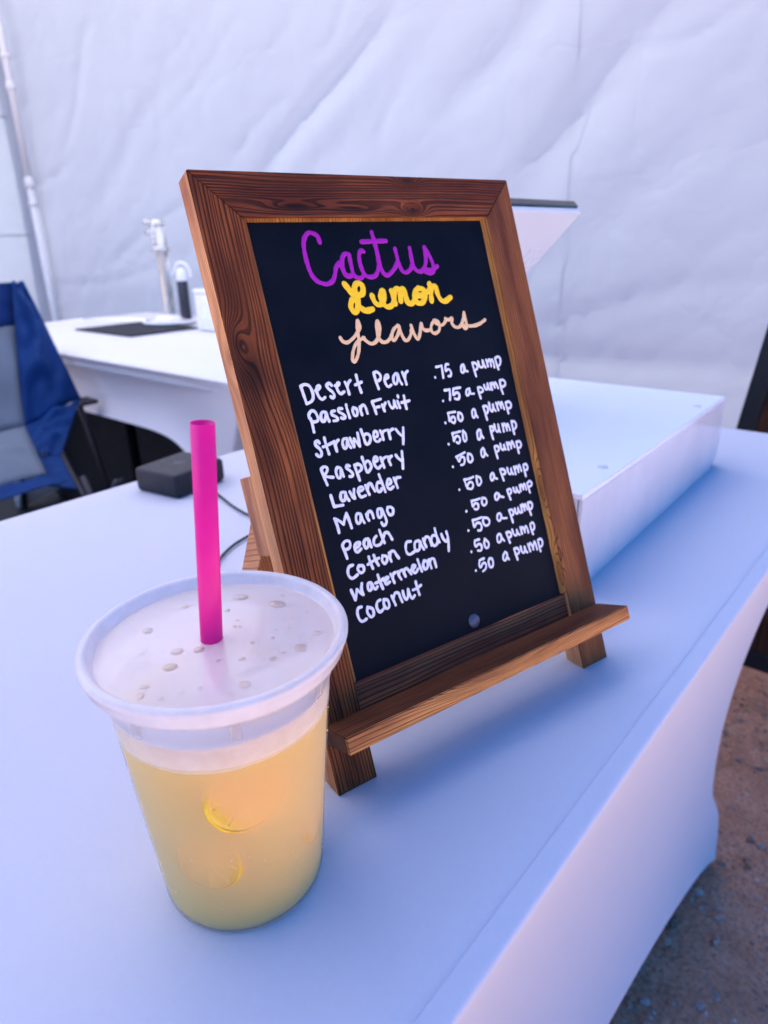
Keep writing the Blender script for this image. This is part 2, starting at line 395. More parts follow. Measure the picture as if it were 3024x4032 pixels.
def pole(x, y, label, h=HW):
    e = empty('tent_pole', (x, y, 0)); tag(e, label, 'tent pole', 'poles of the canopy')
    b = bmesh.new(); add_tube(b, [(0, 0, 0.02), (0, 0, 1.36)], 0.0195, 20); bm_obj('lower_tube', b, MAT_POLE, e, True)
    b = bmesh.new(); add_tube(b, [(0, 0, 1.30), (0, 0, h - 0.01)], 0.0165, 20); bm_obj('upper_tube', b, MAT_POLE, e, True)
    for zc, rr, hh in ((1.33, .0245, .045), (1.24, .0235, .025), (1.74, .022, .04), (1.86, .0215, .025)):
        b = bmesh.new(); add_lathe(b, [(rr * .8, zc - hh / 2), (rr, zc - hh / 2 + .006), (rr, zc + hh / 2 - .006), (rr * .8, zc + hh / 2)], 24); bm_obj('collar', b, MAT_POLE, e, True)
    b = bmesh.new(); add_box(b, (0, 0, 0.012), (0.11, 0.11, 0.02), None, 0.004); bm_obj('foot_plate', b, MAT_POLE, e)
pp = P0 + WN * 0.05 + WD * 0.045
pole(pp.x, pp.y, 'white telescopic tent pole with collars at the left, in front of the wall corner')
for q_, lb in ((RC[1] + WN * .06, 'tent pole outside the picture at the far right end of the back wall'), (RC[2], 'tent pole at the open front right corner of the canopy'), (RC[3], 'tent pole at the open front left corner of the canopy')):
    pole(q_.x, q_.y, lb)

# ================================================================== TABLES
MAT_CLOTH = fabric('pale_stretch_tablecloth', (0.60, 0.59, 0.645), transl=0.05, weave=4200.0, wb=0.3, var=0.02, vscale=1.0, sheen=0.1)
MAT_CLOTH2 = fabric('white_stretch_tablecloth', (0.66, 0.65, 0.67), transl=0.0, weave=4200.0, wb=0.3, var=0.02, vscale=1.0, sheen=0.1)
MAT_STEEL = simple('dark_table_steel', (0.05, 0.05, 0.06), 0.4, 0.5, 0.6, 0.08)
def table(x0, x1, y0, y1, arch, label, clothlabel, mat, creases=(), pw=2.1):
    """folding table with a fitted stretch cover; hem arched between the feet. arch = (side y-run, end x-run)"""
    longx = (x1 - x0) > (y1 - y0)
    R = 0.035; n_c = 8
    cx_, cy_ = (x0 + x1) / 2, (y0 + y1) / 2
    fin_l, fin_s = 0.17, 0.045                               # foot inset along / across
    fx = fin_l if longx else fin_s; fy = fin_s if longx else fin_l
    # perimeter samples
    per = []
    def seg(ax, ay, bx, by, n, side):
        for i in range(n):
            t_ = i / n; per.append((ax + (bx - ax) * t_, ay + (by - ay) * t_, side, t_))
    nlx, nly = (90, 40) if longx else (40, 90)
    seg(x1, y0, x1, y1, nly, 0); seg(x1, y1, x0, y1, nlx, 1); seg(x0, y1, x0, y0, nly, 2); seg(x0, y0, x1, y0, nlx, 3)
    rows = []
    def rounded(x, y, r):                                    # soften the corners
        ex, ey = max(abs(x - cx_) - ((x1 - x0) / 2 - r), 0), max(abs(y - cy_) - ((y1 - y0) / 2 - r), 0)
        if ex > 0 and ey > 0:
            L_ = sqrt(ex * ex + ey * ey)
            if L_ > r: ex, ey = ex * r / L_, ey * r / L_
            sx = 1 if x > cx_ else -1; sy = 1 if y > cy_ else -1
            return cx_ + sx * ((x1 - x0) / 2 - r + ex), cy_ + sy * ((y1 - y0) / 2 - r + ey)
        return x, y
    def crz(x, y):
        z = 0.0
        for (ax, ay, bx, by, amp, wd) in creases:
            dx, dy = bx - ax, by - ay; L2 = dx * dx + dy * dy
            t_ = max(0, min(1, ((x - ax) * dx + (y - ay) * dy) / L2)); dd = sqrt((x - ax - dx * t_) ** 2 + (y - ay - dy * t_) ** 2)
            z += amp * exp(-(dd / wd) ** 2) * sin(pi * max(0.03, min(.97, t_)))
        return z
    # top rows shrink towards the centre line
    for ins, dz in ((0.0, -0.0095), (0.0006, -0.0066), (0.0022, -0.0052), (0.0118, -0.0032), (0.0132, -0.0022), (0.0200, -0.0008), (0.036, 0.0)):
        rows.append([(*rounded(cx_ + (px - cx_) * (1 - ins / ((x1 - x0) / 2)), cy_ + (py - cy_) * (1 - ins / ((y1 - y0) / 2)), 0.022), T + dz) for (px, py, sd_, t_) in per])
    skirt = []
    M_ = 34
    for m in range(1, M_ + 1):
        t = m / M_; row = []
        for (px, py, sd_, u) in per:
            # foot / hem target for this perimeter point
            kx = (px - cx_) / ((x1 - x0) / 2); ky = (py - cy_) / ((y1 - y0) / 2)
            bx_ = cx_ + kx * ((x1 - x0) / 2 - fx); by_ = cy_ + ky * ((y1 - y0) / 2 - fy)
            k = ky if sd_ in (0, 2) else kx
            ar = arch[0] if sd_ in (0, 2) else (arch[1] if sd_ == 3 else arch[2])
            hz = ar * (1 - abs(k) ** (pw if ar > .4 else 2.1)) + 0.012
            bul = sin(pi * t) ** 0.9
            gx = (0.105 if longx else 0.04); gy = (0.04 if longx else 0.105)
            X = px + (bx_ - px) * t - kx * gx * bul; Y = py + (by_ - py) * t - ky * gy * bul
            Z = T - 0.0095 + (hz - T + 0.0095) * t
            corner = abs(k) ** 14                            # the gathered pocket round each foot
            X += corner * 0.012 * sin(t * 9) * (t > .8); Y -= corner * 0.010 * cos(t * 12) * (t > .85)
            X, Y = rounded(X, Y, 0.022) if t < 0.15 else (X, Y)
            row.append((X, Y, Z))
        skirt.append(row)
    allrows = list(reversed(rows)) + skirt
    n = len(per); vs = [q for r_ in allrows for q in r_]; fs = []
    for j in range(len(allrows) - 1):
        for i in range(n):
            i2 = (i + 1) % n; fs.append((j * n + i, (j + 1) * n + i, (j + 1) * n + i2, j * n + i2))
    # fill of the top: a grid
    gx0, gx1, gy0, gy1 = x0 + 0.036, x1 - 0.036, y0 + 0.036, y1 - 0.036
    nyy, nxx = nly, nlx
    idx = {}
    for i in range(n): idx[i] = i
    # ring indices: side0 bottom->top on x1, side1 x1->x0 on y1, side2 y1->y0 on x0, side3 x0->x1 on y0
    def ring(i, j):                                          # i in 0..nxx, j in 0..nyy on border
        if i == nxx and j < nyy: return j
        if j == nyy and i > 0: return nyy + (nxx - i)
        if i == 0 and j > 0: return nyy + nxx + (nyy - j)
        return nyy + nxx + nyy + i
    gi = {}
    for j in range(nyy + 1):
        for i in range(nxx + 1):
            if i in (0, nxx) or j in (0, nyy): gi[i, j] = ring(i, j) % n
            else:
                x = gx0 + (gx1 - gx0) * i / nxx; y = gy0 + (gy1 - gy0) * j / nyy
                gi[i, j] = len(vs); vs.append((x, y, T + crz(x, y)))
    for j in range(nyy):
        for i in range(nxx): fs.append((gi[i, j], gi[i + 1, j], gi[i + 1, j + 1], gi[i, j + 1]))
    cl = mesh_obj('table_cover', vs, fs, mat, smooth=True)
    tag(cl, clothlabel, 'tablecloth')
    md = cl.modifiers.new('sub', 'SUBSURF'); md.levels = 1; md.render_levels = 1
    b = bmesh.new(); ii = 0.0128                             # stitched seam of the top panel
    add_tube(b, [(x1 - ii, y0 + ii + (y1 - y0 - 2 * ii) * k / 60, T - 0.0024) for k in range(61)], 0.0003, 6)
    bm_obj('seam', b, mat, cl, True)
    b = bmesh.new(); add_tube(b, [(x0 + ii + (x1 - x0 - 2 * ii) * k / 60, y0 + ii, T - 0.0024) for k in range(61)], 0.0003, 6); bm_obj('seam', b, mat, cl, True)
    t_ = empty('folding_table', (cx_, cy_, 0)); tag(t_, label, 'table', 'folding tables under fitted covers')
    b = bmesh.new(); add_box(b, (0, 0, T - 0.027), (x1 - x0 - 0.03, y1 - y0 - 0.03, 0.035), None, 0.006); bm_obj('tabletop', b, MAT_POLE, t_)
    for sx in (-1, 1):
        for sy in (-1, 1):
            b = bmesh.new()
            add_tube(b, [(sx * ((x1 - x0) / 2 - fx - 0.02), sy * ((y1 - y0) / 2 - fy - 0.02), 0.0), (sx * ((x1 - x0) / 2 - max(fx, .07) - .05), sy * ((y1 - y0) / 2 - max(fy, .07) - .05), T - 0.05)], 0.012, 10)
            bm_obj('leg', b, MAT_STEEL, t_, True)
    return cl
table(-0.8611, -0.1041, -0.60, 1.23, (0.19, 0.10, 0.10), 'folding table under the pale blue cover that carries the menu board and the drink',
      'pale blue white fitted stretch cover on the front table under the menu board', MAT_CLOTH,
      creases=((-0.235, 0.02, -0.112, 0.105, 0.0011, 0.004), (-0.15, 0.05, -0.118, 0.20, -0.0006, 0.01), (-0.6, 0.3, -0.45, 1.1, 0.0006, 0.02)))
table(-3.10, -1.27, 1.00, 1.90, (0.06, 0.53, 0.08), 'folding table under the white cover in the back, by the tent wall',
      'white fitted stretch cover on the back table under the drink dispenser', MAT_CLOTH2, pw=9.0)

# ================================================================== MENU BOARD
EO = Vector((-0.22560, 0.21659, T)); EU = Vector((0.26113, 0.96530, 0)); EV = Vector((-0.34584, 0.09355, 0.93362)); EW = Vector((0.90122, -0.24379, 0.35827))
em = Matrix((EU, EV, EW)).transposed().to_4x4(); em.translation = EO
board = empty('menu_board', mat=em)
tag(board, 'dark stained wooden tabletop easel with a black menu chalkboard, lettered in purple, yellow and white', 'menu board')
W_, H_, SW, TR, TH = 0.2424, 0.3663, 0.0274, 0.0271, 0.0157
RED = (0.25, 0.066, 0.022); DK = (0.008, 0.003, 0.003); SIDE = (0.66, 0.29, 0.14); SDK = (0.34, 0.125, 0.055)
w_stl = wood('torched_wood_left_stile', 1, 0, RED, DK, ((0.268, 0.006, 0.014, 0.0065, 0.0115), (0.25, 0.010, 0.03, 0.02, 0.004)), 430.0, 0.50, 0.9, 0.0009, seed=1.0)
w_str = wood('torched_wood_right_stile', 1, 0, (0.26, 0.082, 0.030), (0.05, 0.015, 0.009), ((0.09, 0.2135, 0.018, 0.004, 0.006),), 620.0, 0.60, 0.3, 0.0004, seed=4.0)
w_top = wood('torched_wood_top_rail', 0, 1, (0.22, 0.052, 0.020), DK, ((0.062, 0.3455, 0.026, 0.0035, 0.006), (0.105, 0.3445, 0.022, 0.003, 0.006), (0.150, 0.3440, 0.010, 0.004, 0.012), (0.150, 0.364, 0.008, 0.004, 0.01)), 450.0, 0.48, 0.9, 0.0008, seed=7.0)
w_bot = wood('torched_wood_bottom_rail', 0, 1, (0.28, 0.080, 0.036), (0.07, 0.018, 0.011), (), 360.0, 0.5, 0.5, seed=8.0)
w_led = wood('torched_wood_ledge', 0, 2, (0.22, 0.066, 0.030), DK, (), 520.0, 0.5, 0.5, 0.0005, seed=5.0)
w_ledf = wood('torched_wood_ledge_front', 0, 1, (0.66, 0.26, 0.085), (0.18, 0.05, 0.02), ((0.118, 0.046, 0.045, 0.010, 0.028), (0.19, 0.052, 0.05, 0.010, 0.010)), 420.0, 0.7, 0.2, 0.0004, seed=6.0)
w_side = wood('bare_wood_side', 1, 2, SIDE, SDK, ((0.262, -0.004, 0.014, 0.01, 0.02),), 640.0, 0.7, 0.0, 0.0003, seed=2.0)
w_end = wood('bare_wood_end', 0, 2, (0.11, 0.045, 0.028), (0.03, 0.012, 0.01), (), 640.0, 0.7, 0.3, 0.0003, seed=3.0)
w_leg = wood('bare_wood_leg', 2, 0, (0.60, 0.25, 0.125), (0.32, 0.12, 0.055), (), 420.0, 0.7, 0.05, 0.0003, seed=9.5)
w_blk = wood('bare_wood_block', 1, 2, (0.60, 0.25, 0.125), (0.32, 0.12, 0.055), (), 420.0, 0.7, 0.05, 0.0003, seed=9.0)
w_inr = wood('inner_lip_wood', 1, 0, (0.42, 0.18, 0.05), (0.12, 0.04, 0.015), ((0.075, 0.2135, 0.02, 0.002, 0.01), (0.14, 0.2135, 0.02, 0.002, 0.01)), 500.0, 0.7, 0.3, seed=2.5)

def prism(name, poly, w0, w1, mats, parent, bevel=0.0006, front=0, side=1, axis=2):
    """polygon in (u,v) extruded between w0 (front) and w1 (back)"""
    bm = bmesh.new()
    a = [bm.verts.new((u, v, w0)) for u, v in poly]; b = [bm.verts.new((u, v, w1)) for u, v in poly]
    f0 = bm.faces.new(a); f0.material_index = front; bk = bm.faces.new(list(reversed(b))); bk.material_index = side
    for i in range(len(poly)):
        f = bm.faces.new((a[i], b[i], b[(i + 1) % len(poly)], a[(i + 1) % len(poly)])); f.material_index = side
    if bevel:
        es = [e for e in bm.edges]
        bmesh.ops.bevel(bm, geom=es, offset=bevel, segments=1, affect='EDGES', profile=0.5)
    return bm_obj(name, bm, mats, parent)
G = 0.00025
# stiles: mitred at the top, cut level at the feet
tanl = 0.3838
def stile(u0, u1, mats, inner_left):
    if inner_left: poly = [(u1, H_), (u1, 0.0), (u0, 0.0), (u0, H_ - TR - G)]
    else: poly = [(u0, H_), (u0, 0.0), (u1, 0.0), (u1, H_ - TR - G)]
    o = prism('stile', poly, 0.0, -TH, mats, board)
    me = o.data                                              # shear the foot so that it stands flat on the cloth
    for v in me.vertices:
        if v.co.y < 0.004: v.co.y += -v.co.z * tanl
    return o
stile(0.0, SW, [w_stl, w_side], False)
stile(W_ - SW, W_, [w_str, w_side], True)
prism('top_rail', [(G, H_), (W_ - G, H_), (W_ - SW - G, H_ - TR), (SW + G, H_ - TR)], 0.00012, -TH, [w_top, w_end], board)
# inner lips (bevel from the frame face down to the board)
def lip(name, a0, a1, b0, b1):
    # a: edge at the face, b: edge at the board
    vs = [(*a0, -0.0006), (*a1, -0.0006), (*b1, -0.0044), (*b0, -0.0044), (*a0, -0.012), (*a1, -0.012), (*b1, -0.012), (*b0, -0.012)]
    return mesh_obj(name, vs, [(0, 1, 2, 3), (3, 2, 6, 7), (4, 5, 1, 0), (0, 3, 7, 4), (1, 5, 6, 2), (7, 6, 5, 4)], w_inr, board)
iu0, iu1, iv0, iv1 = SW, W_ - SW, 0.0600, H_ - TR
lip('inner_lip', (iu0, iv0), (iu0, iv1), (iu0 + .0031, iv0), (iu0 + .0031, iv1 - .0005))
lip('inner_lip', (iu1, iv1), (iu1, iv0), (iu1 - .0031, iv1 - .0005), (iu1 - .0031, iv0))
lip('inner_lip', (iu0, iv1), (iu1, iv1), (iu0 + .0031, iv1 - .0007), (iu1 - .0031, iv1 - .0007))
prism('bottom_rail', [(SW + G, 0.0590), (SW + G, 0.0330), (W_ - SW - G, 0.0330), (W_ - SW - G, 0.0590)], -0.0030, -TH, [w_bot, w_bot], board)
# ledge
bm = bmesh.new()
lz0, lz1, ld = 0.0329, 0.0433, 0.0290
add_box(bm, (W_ / 2, (lz0 + lz1) / 2, ld / 2 + 0.0003), (W_ + 0.0006, lz1 - lz0, ld), None, 0.0)
es = list(bm.edges); bmesh.ops.bevel(bm, geom=es, offset=0.0007, segments=2, affect='EDGES'); bmesh.ops.recalc_face_normals(bm, faces=bm.faces); bm.normal_update()
for f in bm.faces:
    n_ = f.normal
    f.material_index = 1 if n_.z > 0.7 else (2 if abs(n_.x) > 0.7 else 0)
bm.normal_update()
bm_obj('ledge', bm, [w_led, w_ledf, w_end], board)
# chalkboard
cb = N('black_chalkboard'); o_ = cb.obj()
sm_ = cb.noise(o_, 18.0, 5, 0.65); sp_ = cb.noise(o_, 900.0, 2, 0.5)
cc = cb.mix(cb.ramp(sm_, [(0.4, 0.0), (0.8, 1.0)]), (0.0025, 0.0040, 0.0085), (0.006, 0.0075, 0.013))
cc = cb.mix(cb.ramp(sp_, [(0.74, 0.0), (0.80, 0.5)]), cc, (0.05, 0.06, 0.08))
MAT_CHALK = cb.done(cb.bsdf(cc, cb.ramp(sm_, [(0.3, 0.45), (0.7, 0.55)]), 0.07, 0, cb.bump(sp_, 0.15, 0.0002)))
chalk = mesh_obj('chalkboard', *(lambda a: (a, [(0, 1, 2, 3), (7, 6, 5, 4), (0, 4, 5, 1), (1, 5, 6, 2), (2, 6, 7, 3), (3, 7, 4, 0)]))(
    [(SW - .002, .052, -.0045), (W_ - SW + .002, .052, -.0045), (W_ - SW + .002, H_ - TR + .002, -.0045), (SW - .002, H_ - TR + .002, -.0045),
     (SW - .002, .052, -.0075), (W_ - SW + .002, .052, -.0075), (W_ - SW + .002, H_ - TR + .002, -.0075), (SW - .002, H_ - TR + .002, -.0075)]), MAT_CHALK, board)
def ink(name, col, var=0.25):
    s = N(name); o = s.obj(); f = s.noise(o, 420.0, 4, 0.6)
    c = s.mix(s.ramp(f, [(0.3, 0.0), (0.7, 1.0)]), tuple(v * (1 - var) for v in col), col)
    return s.done(s.bsdf(c, 0.55, 0.3))
INK = {'Cactus': (ink('purple_paint_marker', (0.37, 0.006, 0.36), .12), 0.00150), 'Lemon': (ink('yellow_paint_marker', (0.98, 0.60, 0.012), .10), 0.00195),
       'flavors': (ink('peach_paint_marker', (0.86, 0.55, 0.28), .15), 0.00125)}
INK_W = ink('white_paint_marker', (0.84, 0.82, 0.90), .22)
